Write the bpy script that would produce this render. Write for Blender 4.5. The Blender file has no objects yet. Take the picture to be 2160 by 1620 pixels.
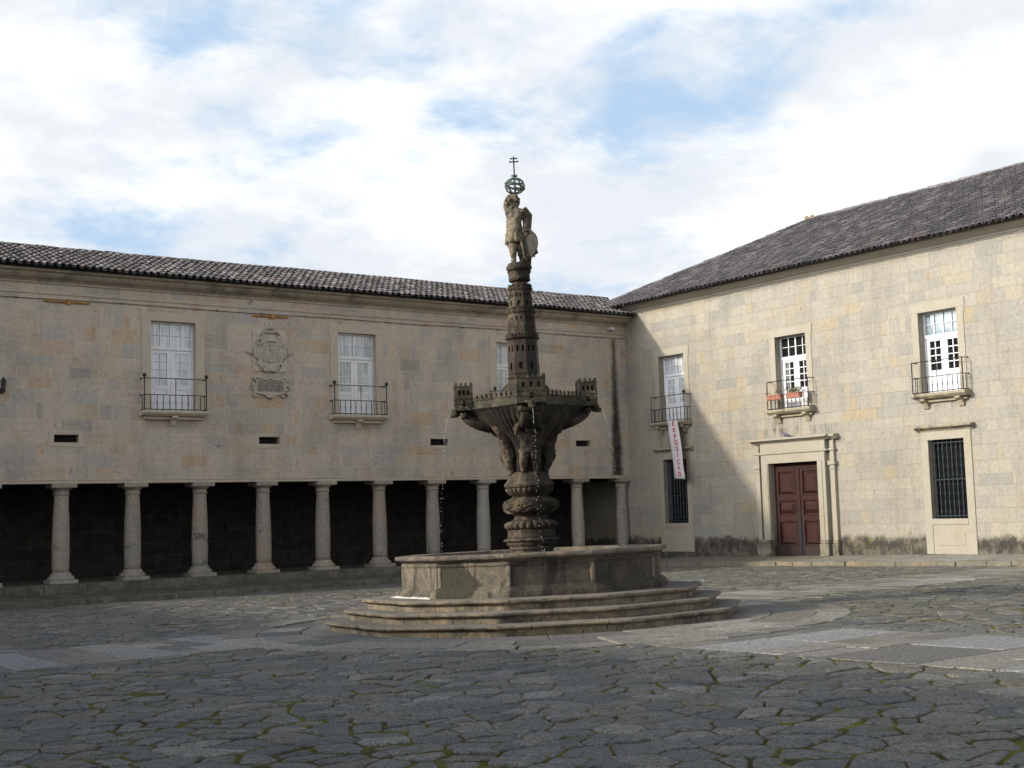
import bpy, bmesh, math, random
from math import sin, cos, pi, radians, sqrt, floor, hypot, atan2
from mathutils import Vector, Matrix
random.seed(11)
R = random.random
def U(a, b): return a + (b - a) * R()
scn = bpy.context.scene
COL = scn.collection

# ------------------------------------------------------------------ ground plane (the court falls towards the arcade)
def G(x, y): return -.21 + .0075 * (x + 2.2) - .0148 * (y + 2.8)

# ------------------------------------------------------------------ mesh builder
class MB:
    def __init__(s): s.v = []; s.f = []; s.m = []; s.mi = 0
    def add(s, vs, fs, mp=None):
        o = len(s.v)
        s.v += [tuple(mp(*p)) if mp else tuple(p) for p in vs]
        s.f += [tuple(i + o for i in f) for f in fs]; s.m += [s.mi] * len(fs)
    def box(s, a, b, mp=None):
        (x0, y0, z0), (x1, y1, z1) = a, b
        s.add([(x0, y0, z0), (x1, y0, z0), (x1, y1, z0), (x0, y1, z0), (x0, y0, z1), (x1, y0, z1), (x1, y1, z1), (x0, y1, z1)],
              [(0, 3, 2, 1), (4, 5, 6, 7), (0, 1, 5, 4), (1, 2, 6, 5), (2, 3, 7, 6), (3, 0, 4, 7)], mp)
    def hexa(s, lo, hi, mp=None):      # two quads, bottom and top
        s.add(list(lo) + list(hi), [(0, 3, 2, 1), (4, 5, 6, 7), (0, 1, 5, 4), (1, 2, 6, 5), (2, 3, 7, 6), (3, 0, 4, 7)], mp)
    def loft(s, rings, cap0=True, cap1=True, closed=True, mp=None):
        n = len(rings[0]); vs = [p for r in rings for p in r]; fs = []
        for i in range(len(rings) - 1):
            for j in range(n if closed else n - 1):
                k = (j + 1) % n
                fs.append((i * n + j, i * n + k, (i + 1) * n + k, (i + 1) * n + j))
        if cap0: fs.append(tuple(reversed(range(n))))
        if cap1: fs.append(tuple((len(rings) - 1) * n + j for j in range(n)))
        s.add(vs, fs, mp)
    def lathe(s, prof, n=24, c=(0, 0), fn=None, mp=None, rot=0, **k):
        rings = []
        for (r, z) in prof:
            ring = []
            for j in range(n):
                a = rot + 2 * pi * j / n
                rr = fn(r, z, a) if fn else r
                ring.append((c[0] + rr * cos(a), c[1] + rr * sin(a), z))
            rings.append(ring)
        s.loft(rings, mp=mp, **k)
    def tube(s, pts, r, n=6, mp=None):
        pts = [Vector(p) for p in pts]; rings = []
        rs = r if isinstance(r, (list, tuple)) else [r] * len(pts)
        for i, p in enumerate(pts):
            t = (pts[min(i + 1, len(pts) - 1)] - pts[max(i - 1, 0)]).normalized()
            up = Vector((0, 0, 1)) if abs(t.z) < .9 else Vector((1, 0, 0))
            a = t.cross(up).normalized(); b = t.cross(a)
            rings.append([tuple(p + (a * cos(2 * pi * j / n) + b * sin(2 * pi * j / n)) * rs[i]) for j in range(n)])
        s.loft(rings, mp=mp)
    def sphere(s, c, r, n=10, m=7, sc=(1, 1, 1), mp=None):
        vs = []; fs = []
        for i in range(m + 1):
            th = pi * i / m
            for j in range(n):
                a = 2 * pi * j / n
                vs.append((c[0] + r * sc[0] * sin(th) * cos(a), c[1] + r * sc[1] * sin(th) * sin(a), c[2] + r * sc[2] * cos(th)))
        for i in range(m):
            for j in range(n):
                k = (j + 1) % n
                fs.append((i * n + j, (i + 1) * n + j, (i + 1) * n + k, i * n + k))
        s.add(vs, fs, mp)
    def poly(s, pts, d, axis=None, mp=None):   # outline (u,z) extruded d0..d1 : coordinates (u,d,z)
        n = len(pts)
        vs = [(p[0], d[0], p[1]) for p in pts] + [(p[0], d[1], p[1]) for p in pts]
        fs = [tuple(range(n)), tuple(reversed(range(n, 2 * n)))] + [(i, (i + 1) % n, n + (i + 1) % n, n + i) for i in range(n)]
        s.add(vs, fs, mp)
    def build(s, name, mats, parent=None, bevel=0, smooth=False, seg=1, merge=False, loc=None):
        me = bpy.data.meshes.new(name)
        me.from_pydata(s.v, [], s.f)
        if not isinstance(mats, (list, tuple)): mats = [mats]
        for m in mats: me.materials.append(m)
        me.polygons.foreach_set('material_index', s.m)
        bm = bmesh.new(); bm.from_mesh(me)
        if merge: bmesh.ops.remove_doubles(bm, verts=bm.verts, dist=1e-5)
        bmesh.ops.recalc_face_normals(bm, faces=bm.faces)
        bm.to_mesh(me); bm.free()
        if smooth: me.polygons.foreach_set('use_smooth', [True] * len(me.polygons))
        me.update()
        o = bpy.data.objects.new(name, me); COL.objects.link(o)
        if loc: o.location = loc
        if parent is not None: par(o, parent)
        if bevel:
            b = o.modifiers.new('bevel', 'BEVEL'); b.width = bevel; b.segments = seg; b.limit_method = 'ANGLE'; b.angle_limit = radians(35)
            b.use_clamp_overlap = True
        return o

def wm(o):
    m = o.matrix_basis.copy()
    if o.parent is not None: m = wm(o.parent) @ o.matrix_parent_inverse @ m
    return m
def par(o, p, local=False):
    o.parent = p
    if not local: o.matrix_parent_inverse = wm(p).inverted()
def thing(name, label, cat, loc=(0, 0, 0), group=None):
    o = bpy.data.objects.new(name, None); COL.objects.link(o); o.location = loc
    o.empty_display_size = .3
    return tag(o, label, cat, group)
def tag(o, label, cat, group=None, kind=None):
    o['label'] = label; o['category'] = cat
    if group: o['group'] = group
    if kind: o['kind'] = kind
    return o
def struct(o, kind='structure'): o['kind'] = kind; return o
def kids(o): return [c for c in bpy.data.objects if c.parent == o]
def dup(o, off, parent=None, label=None):
    c = o.copy(); COL.objects.link(c)
    if parent is not None:
        inv = o.matrix_parent_inverse.copy(); c.parent = parent; c.matrix_parent_inverse = inv
    c.location = Vector(o.location) + Vector(off)
    for k in kids(o):
        dup(k, (0, 0, 0), c)
    if label: c['label'] = label
    return c
def skin(name, joints, edges, mat, parent=None, sub=2, root=0, loc=None, rough=0):
    me = bpy.data.meshes.new(name)
    me.from_pydata([j[0] for j in joints], edges, [])
    me.materials.append(mat)
    o = bpy.data.objects.new(name, me); COL.objects.link(o)
    o.modifiers.new('skin', 'SKIN').use_smooth_shade = True
    sv = me.skin_vertices[0].data if me.skin_vertices else None
    if sv is None:
        bm = bmesh.new(); bm.from_mesh(me); bm.verts.layers.skin.verify(); bm.to_mesh(me); bm.free()
        sv = me.skin_vertices[0].data
    for i, j in enumerate(joints):
        r = j[1]; sv[i].radius = r if isinstance(r, tuple) else (r, r)
        sv[i].use_root = (i == root)
    su = o.modifiers.new('sub', 'SUBSURF'); su.levels = su.render_levels = sub
    if rough:
        tx = bpy.data.textures.get('carving') or bpy.data.textures.new('carving', 'CLOUDS'); tx.noise_scale = .045; tx.noise_depth = 2
        dm = o.modifiers.new('carving', 'DISPLACE'); dm.texture = tx; dm.strength = rough; dm.mid_level = .5
    if loc: o.location = loc
    if parent is not None: par(o, parent)
    return o
# mappings: (u along the wall to the right seen from the court, d out of the wall, z)
def ML(u, d, z): return (u, -d, z)
def MR(u, d, z): return (-d, -u, z)

def holewall(mb, u0, u1, v0, v1, holes, depth, mp, back=None, seal=True):
    """flat wall with rectangular recesses; mp(u,d,v); holes=(a,b,c,d): reveals of given depth, and back face with material index back"""
    us = sorted({u0, u1, *[h[0] for h in holes], *[h[1] for h in holes]})
    vs = sorted({v0, v1, *[h[2] for h in holes], *[h[3] for h in holes]})
    for i in range(len(us) - 1):
        for j in range(len(vs) - 1):
            cu, cv = (us[i] + us[i + 1]) / 2, (vs[j] + vs[j + 1]) / 2
            if any(h[0] < cu < h[1] and h[2] < cv < h[3] for h in holes): continue
            mb.add([(us[i], 0, vs[j]), (us[i + 1], 0, vs[j]), (us[i + 1], 0, vs[j + 1]), (us[i], 0, vs[j + 1])], [(0, 1, 2, 3)], mp)
    for (a, b, c, d) in holes:
        q = [(a, c), (b, c), (b, d), (a, d)]
        for k in range(4):
            p, r = q[k], q[(k + 1) % 4]
            mb.add([(p[0], 0, p[1]), (r[0], 0, r[1]), (r[0], -depth, r[1]), (p[0], -depth, p[1])], [(0, 1, 2, 3)], mp)
        if back is not None:
            k = mb.mi; mb.mi = back
            mb.add([(p[0], -depth, p[1]) for p in q], [(0, 1, 2, 3)], mp); mb.mi = k

# ------------------------------------------------------------------ materials
FCX, FCY = -19.16, -19.94
class NT:
    def __init__(s, name, world=False):
        if world: s.t = world
        else:
            s.mat = bpy.data.materials.new(name); s.mat.use_nodes = True; s.t = s.mat.node_tree; s.t.nodes.clear()
    def n(s, typ, **k):
        nd = s.t.nodes.new(typ)
        for a, b in k.items(): setattr(nd, a, b)
        return nd
    def set(s, sock, v):
        if isinstance(v, bpy.types.NodeSocket): s.t.links.new(v, sock)
        elif v is not None:
            if sock.type == 'RGBA' and isinstance(v, (tuple, list)) and len(v) == 3: v = (*v, 1)
            sock.default_value = v
    def m(s, op, a, b=None, c=None, clamp=False):
        nd = s.n('ShaderNodeMath', operation=op, use_clamp=clamp)
        for i, v in enumerate((a, b, c)):
            if v is not None: s.set(nd.inputs[i], v)
        return nd.outputs[0]
    def vm(s, op, a, b=None, sc=None):
        nd = s.n('ShaderNodeVectorMath', operation=op)
        s.set(nd.inputs[0], a)
        if b is not None: s.set(nd.inputs[1], b)
        if sc is not None: s.set(nd.inputs['Scale'], sc)
        return nd.outputs['Value'] if op in ('DOT_PRODUCT', 'LENGTH', 'DISTANCE') else nd.outputs[0]
    def mix(s, f, a, b, mode='MIX'):
        nd = s.n('ShaderNodeMix', data_type='RGBA', blend_type=mode)
        s.set(nd.inputs[0], f); s.set(nd.inputs[6], a); s.set(nd.inputs[7], b)
        return nd.outputs[2]
    def ramp(s, f, stops, interp='LINEAR'):
        nd = s.n('ShaderNodeValToRGB'); cr = nd.color_ramp; cr.interpolation = interp
        while len(cr.elements) < len(stops): cr.elements.new(.5)
        for e, (p, c) in zip(cr.elements, stops):
            e.position = p; e.color = (*c, 1) if isinstance(c, (tuple, list)) else (c, c, c, 1)
        s.set(nd.inputs[0], f); return nd.outputs[0]
    def ss(s, v, a, b, lo=0, hi=1):
        nd = s.n('ShaderNodeMapRange', interpolation_type='SMOOTHSTEP')
        s.set(nd.inputs[0], v)
        for i, x in zip((1, 2, 3, 4), (a, b, lo, hi)): s.set(nd.inputs[i], x)
        return nd.outputs[0]
    def noise(s, vec, scale, detail=4, rough=.6, dist=0, out=0):
        nd = s.n('ShaderNodeTexNoise'); s.set(nd.inputs['Vector'], vec)
        nd.inputs['Scale'].default_value = scale; nd.inputs['Detail'].default_value = detail
        nd.inputs['Roughness'].default_value = rough; nd.inputs['Distortion'].default_value = dist
        return nd.outputs[out]
    def xyz(s, x, y, z):
        nd = s.n('ShaderNodeCombineXYZ')
        for i, v in enumerate((x, y, z)): s.set(nd.inputs[i], v)
        return nd.outputs[0]
    def sep(s, v):
        nd = s.n('ShaderNodeSeparateXYZ'); s.set(nd.inputs[0], v); return nd.outputs
    def wn(s, v):
        nd = s.n('ShaderNodeTexWhiteNoise', noise_dimensions='3D'); s.set(nd.inputs[0], v); return nd.outputs[0]
    def pos(s): return s.n('ShaderNodeNewGeometry').outputs['Position']
    def obj(s): return s.n('ShaderNodeTexCoord').outputs['Object']
    def island(s): return s.n('ShaderNodeNewGeometry').outputs['Random Per Island']
    def nz(s): return s.sep(s.n('ShaderNodeNewGeometry').outputs['Normal'])[2]
    def out(s, col, rough=.85, bump=None, bs=.3, bd=.02, metal=0, spec=.3, coat=0):
        b = s.n('ShaderNodeBsdfPrincipled'); o = s.n('ShaderNodeOutputMaterial')
        s.set(b.inputs['Base Color'], col); s.set(b.inputs['Roughness'], rough); s.set(b.inputs['Metallic'], metal)
        b.inputs['Specular IOR Level'].default_value = spec; b.inputs['Coat Weight'].default_value = coat
        if bump is not None:
            bn = s.n('ShaderNodeBump'); bn.inputs['Strength'].default_value = bs; bn.inputs['Distance'].default_value = bd
            s.set(bn.inputs['Height'], bump); s.t.links.new(bn.outputs[0], b.inputs['Normal'])
        s.t.links.new(b.outputs[0], o.inputs[0]); return s.mat

def ashlar(name, pal, mortar, H=.37, wl=.5, wh=1.05, side='L', dirt=.5):
    t = NT(name); p = t.pos(); x, y, z = t.sep(p)[0:3]
    u = t.m('SUBTRACT', x, y)
    wob = t.noise(p, .9, 2)
    zz = t.m('ADD', z, t.m('MULTIPLY', t.m('SINE', t.m('MULTIPLY', z, 3.1)), .07))
    zz = t.m('ADD', zz, t.m('MULTIPLY', t.m('SUBTRACT', wob, .5), .02))
    rz = t.m('DIVIDE', zz, H); row = t.m('FLOOR', rz); fv = t.m('FRACT', rz)
    r1 = t.wn(t.xyz(row, 3.3, 1.7)); r2 = t.wn(t.xyz(row, 9.1, 5.2))
    w = t.m('MULTIPLY_ADD', r2, wh - wl, wl)
    # uneven block lengths: warp u with a sine of the row's own phase
    uw = t.m('ADD', u, t.m('MULTIPLY', t.m('SINE', t.m('MULTIPLY_ADD', u, 2.3, t.m('MULTIPLY', r1, 40))), .2))
    uu = t.m('MULTIPLY_ADD', r1, 17, t.m('DIVIDE', uw, w)); col = t.m('FLOOR', uu); fu = t.m('FRACT', uu)
    cond = t.m('GREATER_THAN', t.wn(t.xyz(col, row, 7.7)), .74)
    half = t.m('MULTIPLY', t.m('GREATER_THAN', fu, .62), cond)
    idv = t.xyz(t.m('ADD', col, t.m('MULTIPLY', half, .4)), row, 2.0)
    i1 = t.wn(idv); i2 = t.wn(t.vm('ADD', idv, (31.7, 11.3, 5)))
    du = t.m('MULTIPLY', t.m('MINIMUM', fu, t.m('SUBTRACT', 1, fu)), w)
    d2 = t.m('ADD', t.m('MULTIPLY', t.m('ABSOLUTE', t.m('SUBTRACT', fu, .62)), w), t.m('MULTIPLY', t.m('SUBTRACT', 1, cond), 9))
    dv = t.m('MULTIPLY', t.m('MINIMUM', fv, t.m('SUBTRACT', 1, fv)), H)
    d = t.m('MINIMUM', t.m('MINIMUM', du, d2), dv)
    d = t.m('ADD', d, t.m('MULTIPLY', t.m('SUBTRACT', t.noise(p, 14, 2), .5), .008))
    joint = t.ss(d, .002, .013, 1, 0)
    c = t.ramp(i1, pal, 'CONSTANT')
    c = t.mix(t.m('MULTIPLY_ADD', i2, .42, .04), c, t.mix(t.noise(p, .35, 3), pal[0][1], pal[2][1]))
    stk = t.noise(t.vm('MULTIPLY', p, (1, 1, .10)), 2.3, 5, .7)
    c = t.mix(1, c, t.ramp(stk, [(.3, .84), (.5, 1), (.7, 1.06)]), 'MULTIPLY')
    big = t.noise(p, .55, 5, .65)
    c = t.mix(t.ss(big, .45, .75, 0, .45), c, (.20, .185, .16), 'MIX')
    fine = t.noise(p, 9, 6, .7)
    c = t.mix(1, c, t.ramp(fine, [(.25, .72), (.5, .98), (.8, 1.15)]), 'MULTIPLY')
    pit = t.ss(t.noise(p, 3.2, 2, .5, .6), .70, .76, 0, .45)
    c = t.mix(pit, c, (.09, .08, .07))
    ruststain = t.ss(t.noise(t.vm('MULTIPLY', p, (1, 1, .7)), 1.1, 4, .6), .63, .74, 0, .5)
    c = t.mix(ruststain, c, (.36, .22, .10))
    jn = t.ss(t.noise(p, 1.3, 3), .35, .65)
    c = t.mix(t.m('MULTIPLY', joint, t.m('MULTIPLY_ADD', jn, .5, .4)), c, mortar)
    grime = t.noise(p, 1.7, 5, .7)
    if side == 'R':
        gz = t.m('ADD', z, t.m('MULTIPLY', t.m('SUBTRACT', grime, .5), .7))
        base = t.ss(gz, .56, .80, 1, 0)
        dk = t.mix(t.ss(t.noise(t.vm('MULTIPLY', p, (1, 1, .8)), 3.6, 5, .75), .42, .66), (.030, .028, .023), (.14, .12, .09))
        dk = t.mix(t.ss(t.noise(p, 2.3, 4), .6, .72), dk, (.10, .11, .03))
        c = t.mix(t.m('MULTIPLY', base, .93), c, dk)
        # run-off stains under the balconies and round the portal's cornice
        for yc, zt, ln, hw in ((-2.4, 4.75, .9, 1.15), (-8.2, 4.75, .95, 1.1), (-14.05, 4.75, .5, 1.1), (-8.3, 4.25, .5, 2.0), (-9.95, 4.3, 1.1, .45)):
            sx = t.ss(t.m('ABSOLUTE', t.m('SUBTRACT', y, yc)), hw * .7, hw, 1, 0)
            sz = t.m('MULTIPLY', t.ss(z, zt - ln, zt, 0, 1), t.ss(z, zt, zt + .03, 1, 0))
            st = t.ss(t.noise(t.vm('MULTIPLY', p, (1, 1.6, .3)), 2.6, 4, .7), .46, .68)
            c = t.mix(t.m('MULTIPLY', t.m('MULTIPLY', sx, sz), t.m('MULTIPLY', st, .85)), c, (.09, .08, .06))
    else:
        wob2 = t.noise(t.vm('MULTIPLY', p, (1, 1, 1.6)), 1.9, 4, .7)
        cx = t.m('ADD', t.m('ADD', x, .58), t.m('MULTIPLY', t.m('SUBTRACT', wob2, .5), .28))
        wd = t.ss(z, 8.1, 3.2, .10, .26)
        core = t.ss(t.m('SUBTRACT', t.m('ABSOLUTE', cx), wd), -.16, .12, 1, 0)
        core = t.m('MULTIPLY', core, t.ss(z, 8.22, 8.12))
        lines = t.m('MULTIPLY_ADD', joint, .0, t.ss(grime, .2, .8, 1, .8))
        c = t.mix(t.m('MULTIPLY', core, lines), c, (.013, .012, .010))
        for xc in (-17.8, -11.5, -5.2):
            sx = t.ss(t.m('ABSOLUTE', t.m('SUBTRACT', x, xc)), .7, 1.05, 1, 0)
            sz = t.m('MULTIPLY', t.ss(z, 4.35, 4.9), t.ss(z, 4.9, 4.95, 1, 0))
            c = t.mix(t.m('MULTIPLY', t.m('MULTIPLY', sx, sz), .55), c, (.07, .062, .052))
    h = t.m('ADD', t.m('MULTIPLY', t.m('SUBTRACT', 1, joint), .5), t.m('MULTIPLY', fine, .25))
    h = t.m('ADD', h, t.m('MULTIPLY', i2, .2))
    return t.out(c, .9, h, .45, .025, spec=.2)

PAL_L = [(0, (.48, .41, .335)), (.2, (.44, .39, .335)), (.38, (.50, .425, .34)), (.56, (.40, .37, .335)), (.74, (.48, .39, .295)), (.87, (.47, .35, .245)), (.955, (.36, .325, .285))]
PAL_R = [(0, (.312, .284, .234)), (.2, (.288, .27, .232)), (.38, (.33, .298, .24)), (.6, (.275, .26, .226)), (.77, (.318, .276, .205)), (.89, (.248, .237, .213)), (.962, (.335, .27, .17))]
M = {}
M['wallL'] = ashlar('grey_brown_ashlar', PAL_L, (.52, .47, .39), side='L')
M['wallR'] = ashlar('cream_ashlar', PAL_R, (.25, .215, .165), H=.36, wl=.45, wh=1.0, side='R')

def stone(name, c1, c2, c3=None, sc=3, lichen=None, moss=0, streak=None, bump=.5, bd=.02, rough=.9, spots=None, fine=16, damp_shade=False, joints=0, vary=False, con=1.0, algae_shade=0, top=None):
    t = NT(name); p = t.pos()
    c = t.mix(t.ss(t.noise(p, sc, 5, .65), .32, .68), c1, c2)
    if c3: c = t.mix(t.ss(t.noise(t.vm('ADD', p, (7, 3, 1)), sc * .6, 4, .7), .5, .68), c, c3)
    if streak:
        s = t.noise(t.vm('MULTIPLY', p, (1, 1, .13)), 5.5, 5, .7)
        c = t.mix(t.ss(s, .48, .66, 0, .85), c, streak)
        s2 = t.noise(t.vm('MULTIPLY', t.vm('ADD', p, (3, 9, 0)), (1, 1, .1)), 8, 4, .7)
        c = t.mix(t.ss(s2, .58, .7, 0, .5), c, tuple(min(1, k * 1.7) for k in c1))
    if lichen:
        c = t.mix(t.ss(t.noise(p, sc * 3.1, 4, .6, .4), .60, .68, 0, .75), c, lichen)
    if spots:
        c = t.mix(t.ss(t.noise(p, sc * 1.7, 3, .7, .8), .60, .70, 0, .8), c, spots)
    if vary:
        rnd = t.n('ShaderNodeObjectInfo').outputs['Random']
        c = t.mix(t.ss(rnd, .35, .65, 0, .75), c, t.mix(rnd, (.46, .33, .21), (.33, .315, .29)))
    if damp_shade or joints:
        q = t.vm('SUBTRACT', p, (FCX, FCY, 0)); qx, qy, qz = t.sep(q)[0:3]
    if damp_shade:      # algae-dark damp patch on the left front face and runs of water on the middle one, plus painted shade
        l = t.m('ADD', t.m('MULTIPLY', qx, .8075), t.m('MULTIPLY', qy, -.5898)); dp = t.m('ADD', t.m('MULTIPLY', qx, -.5898), t.m('MULTIPLY', qy, -.8075))
        wv = t.m('MULTIPLY', t.m('SUBTRACT', t.noise(p, 5, 4, .7), .5), .22)
        edge = t.m('ADD', t.m('MULTIPLY_ADD', t.m('ABSOLUTE', t.m('SUBTRACT', qz, .62)), -.85, -.83), wv)
        dm = t.m('MULTIPLY', t.ss(t.m('SUBTRACT', l, edge), -.03, .03, 1, 0), t.m('MULTIPLY', t.m('GREATER_THAN', l, -1.55), t.m('GREATER_THAN', dp, 0)))
        c = t.mix(t.m('MULTIPLY', dm, .85), c, (.034, .034, .024))
        run = t.ss(t.noise(t.xyz(t.m('MULTIPLY', l, 7), 0, t.m('MULTIPLY', qz, .5)), 1.0, 3, .6), .50, .60)
        rm = t.m('MULTIPLY', t.m('MULTIPLY', t.ss(l, -.42, -.2), t.ss(l, .9, .3)), t.m('MULTIPLY', run, t.m('GREATER_THAN', dp, 0)))
        c = t.mix(t.m('MULTIPLY', rm, .9), c, (.010, .009, .008))
        wet_shade = t.m('MULTIPLY', t.ss(t.m('ADD', l, t.m('MULTIPLY', wv, .3)), -.41, -.36, 0, 1), t.m('GREATER_THAN', dp, 0))  # shade of the faces away from the sun, painted in with their damp
        c = t.mix(t.m('MULTIPLY', wet_shade, t.ss(t.noise(p, 2.2, 4, .7), .25, .6, .9, .6)), c, (.036, .032, .026))
    if joints:
        an = t.m('ARCTAN2', qy, qx); lev = t.m('FLOOR', t.m('DIVIDE', qz, .168))
        fr = t.m('FRACT', t.m('ADD', t.m('MULTIPLY', an, joints / 6.2832), t.m('MULTIPLY_ADD', t.m('SINE', t.m('MULTIPLY', lev, 4.1)), .37, t.m('MULTIPLY', t.noise(p, 2, 2), .04))))
        c = t.mix(t.ss(t.m('MINIMUM', fr, t.m('SUBTRACT', 1, fr)), .004, .012, .85, 0), c, (.03, .026, .02))
    f = t.noise(p, fine, 6, .72)
    c = t.mix(1, c, t.ramp(f, [(.25, 1 - .45 * con), (.5, 1.0), (.78, 1 + .35 * con)]), 'MULTIPLY')
    if top: c = t.mix(t.ss(t.nz(), .5, .9, 0, .75), c, t.mix(t.noise(p, 3, 4), top, tuple(k * .6 for k in top)))
    if algae_shade:      # black algae plus painted shade on the side away from the sun
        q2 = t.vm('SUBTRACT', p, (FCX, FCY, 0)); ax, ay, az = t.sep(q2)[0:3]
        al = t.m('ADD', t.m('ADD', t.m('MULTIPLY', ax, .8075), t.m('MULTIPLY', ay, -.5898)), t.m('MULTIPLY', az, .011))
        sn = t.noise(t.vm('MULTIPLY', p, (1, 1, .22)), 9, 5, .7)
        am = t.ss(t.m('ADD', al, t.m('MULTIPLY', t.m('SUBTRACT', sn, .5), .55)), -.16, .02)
        c = t.mix(t.m('MULTIPLY', am, algae_shade), c, (.013, .012, .010))
    if moss:
        up = t.ss(t.nz(), .2, .9)
        mm = t.m('MULTIPLY', t.ss(t.noise(p, sc * 1.4, 5, .7), .42, .6), t.m('MULTIPLY_ADD', up, .7, .3))
        c = t.mix(t.m('MULTIPLY', mm, moss), c, (.075, .085, .02))
    return t.out(c, rough, f, bump, bd, spec=.25)

M['trimL'] = stone('shaded_wing_trim_stone', (.46, .39, .31), (.50, .425, .34), (.40, .35, .29), sc=1.3, bd=.012, bump=.3, con=.5)
M['arms'] = stone('carved_arms_stone', (.47, .415, .345), (.41, .36, .30), (.33, .29, .245), sc=3, bd=.015, bump=.5, con=.7)
M['corniceL'] = stone('dark_cornice_stone', (.34, .295, .235), (.40, .345, .275), (.22, .19, .155), sc=1.6, bd=.012, bump=.35)
M['trimR'] = stone('cream_trim_stone', (.32, .29, .23), (.34, .31, .255), (.305, .272, .205), sc=1.2, bd=.01, bump=.25, con=.35)
M['slabR'] = stone('weathered_balcony_stone', (.36, .31, .22), (.27, .235, .17), (.12, .105, .08), sc=3, bd=.012, bump=.3, con=.6)
M['plinth'] = stone('stained_plinth_stone', (.10, .09, .07), (.25, .22, .17), (.05, .045, .035), sc=3, moss=.5)
M['column'] = stone('column_granite', (.31, .27, .225), (.265, .25, .225), (.35, .27, .19), sc=1.6, spots=(.06, .056, .042), bump=.6, vary=True)
M['dark_arcade'] = ashlar('arcade_back_wall', [(0, (.10, .085, .07)), (.3, (.085, .075, .065)), (.6, (.12, .10, .08)), (.8, (.07, .06, .055)), (.92, (.15, .11, .08))], (.16, .14, .12), H=.42, side='X') if False else None
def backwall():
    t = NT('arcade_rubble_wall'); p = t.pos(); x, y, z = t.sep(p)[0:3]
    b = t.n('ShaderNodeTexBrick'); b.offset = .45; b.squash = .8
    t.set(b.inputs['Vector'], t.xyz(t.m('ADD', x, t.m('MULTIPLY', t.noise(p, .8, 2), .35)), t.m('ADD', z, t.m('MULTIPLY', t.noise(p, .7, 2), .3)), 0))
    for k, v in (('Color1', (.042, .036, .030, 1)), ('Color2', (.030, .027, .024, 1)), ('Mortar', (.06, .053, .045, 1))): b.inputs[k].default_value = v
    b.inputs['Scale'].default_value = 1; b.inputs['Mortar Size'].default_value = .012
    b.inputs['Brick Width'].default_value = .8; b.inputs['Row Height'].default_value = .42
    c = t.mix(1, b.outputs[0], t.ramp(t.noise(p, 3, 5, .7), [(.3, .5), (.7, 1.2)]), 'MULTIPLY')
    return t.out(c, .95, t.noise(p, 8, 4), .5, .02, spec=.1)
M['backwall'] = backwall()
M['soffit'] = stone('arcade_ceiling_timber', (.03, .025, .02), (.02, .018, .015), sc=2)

M['step'] = stone('fountain_step_granite', (.255, .208, .142), (.135, .115, .09), (.065, .058, .05), sc=2.4, lichen=(.31, .25, .155), streak=None, moss=.1, bump=.7, joints=17, top=(.27, .25, .22))
M['basin'] = stone('basin_granite', (.195, .164, .122), (.108, .094, .075), (.06, .053, .044), sc=1.7, streak=(.026, .023, .019), bump=.6, damp_shade=True, joints=10)
M['corner'] = stone('lit_corner_granite', (.24, .195, .14), (.13, .11, .085), (.07, .06, .05), sc=6, bump=.6)  # lit corner edges put into the colour
M['rim'] = stone('basin_rim_granite', (.17, .145, .115), (.10, .088, .074), (.21, .165, .11), sc=3, bump=.7, joints=20)
M['carved'] = stone('carved_fountain_granite', (.12, .092, .064), (.042, .035, .028), (.18, .136, .09), sc=4.5, bump=1, bd=.03, fine=24, spots=(.03, .026, .022), algae_shade=.75)
M['bowl'] = stone('mossy_bowl_granite', (.055, .048, .035), (.022, .021, .017), (.105, .088, .062), sc=5, lichen=(.22, .21, .165), moss=.35, bump=.7, bd=.012, fine=30)
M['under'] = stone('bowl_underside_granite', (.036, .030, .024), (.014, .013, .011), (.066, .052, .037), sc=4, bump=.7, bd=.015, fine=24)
M['rust'] = stone('rust_red_wet_granite', (.040, .019, .014), (.013, .010, .009), (.065, .034, .022), sc=6, bump=.9, bd=.02, fine=30, moss=.3, rough=.55, algae_shade=.6)
M['tiertop'] = stone('pale_tier_granite', (.13, .10, .068), (.034, .025, .02), (.026, .015, .012), sc=7, bump=.9, bd=.02, fine=30, moss=.3, algae_shade=.75)
M['statue'] = stone('statue_granite', (.25, .205, .14), (.15, .125, .09), (.055, .048, .04), sc=5, algae_shade=.45, bump=.8, bd=.008, fine=34, spots=(.06, .055, .045))
M['darkstatue'] = stone('shield_granite', (.10, .09, .077), (.06, .055, .048), (.14, .118, .09), sc=6, bump=.5, bd=.008, fine=34)
M['void'] = stone('dark_recess', (.012, .011, .010), (.02, .017, .014), sc=6)
M['offwhite'] = stone('white_strip', (.75, .74, .70), (.62, .60, .55), sc=7)
M['copper'] = stone('green_copper', (.10, .15, .12), (.045, .06, .055), (.20, .26, .21), sc=20, bump=.3, bd=.004, rough=.6)
M['ochre'] = stone('rusty_ochre_iron', (.46, .25, .07), (.33, .16, .05), (.25, .13, .06), sc=6, bump=.3, bd=.004)
M['terracotta'] = stone('terracotta', (.30, .125, .085), (.35, .165, .12), (.25, .10, .07), sc=9, bump=.2, bd=.004)
M['kerb'] = stone('kerb_granite', (.21, .185, .145), (.15, .135, .11), (.24, .19, .13), sc=2.5, moss=.45, bump=.5)
M['kerbL'] = stone('dark_kerb_granite', (.15, .14, .12), (.09, .085, .07), (.19, .17, .14), sc=2.2, moss=.55, bump=.6)

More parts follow.
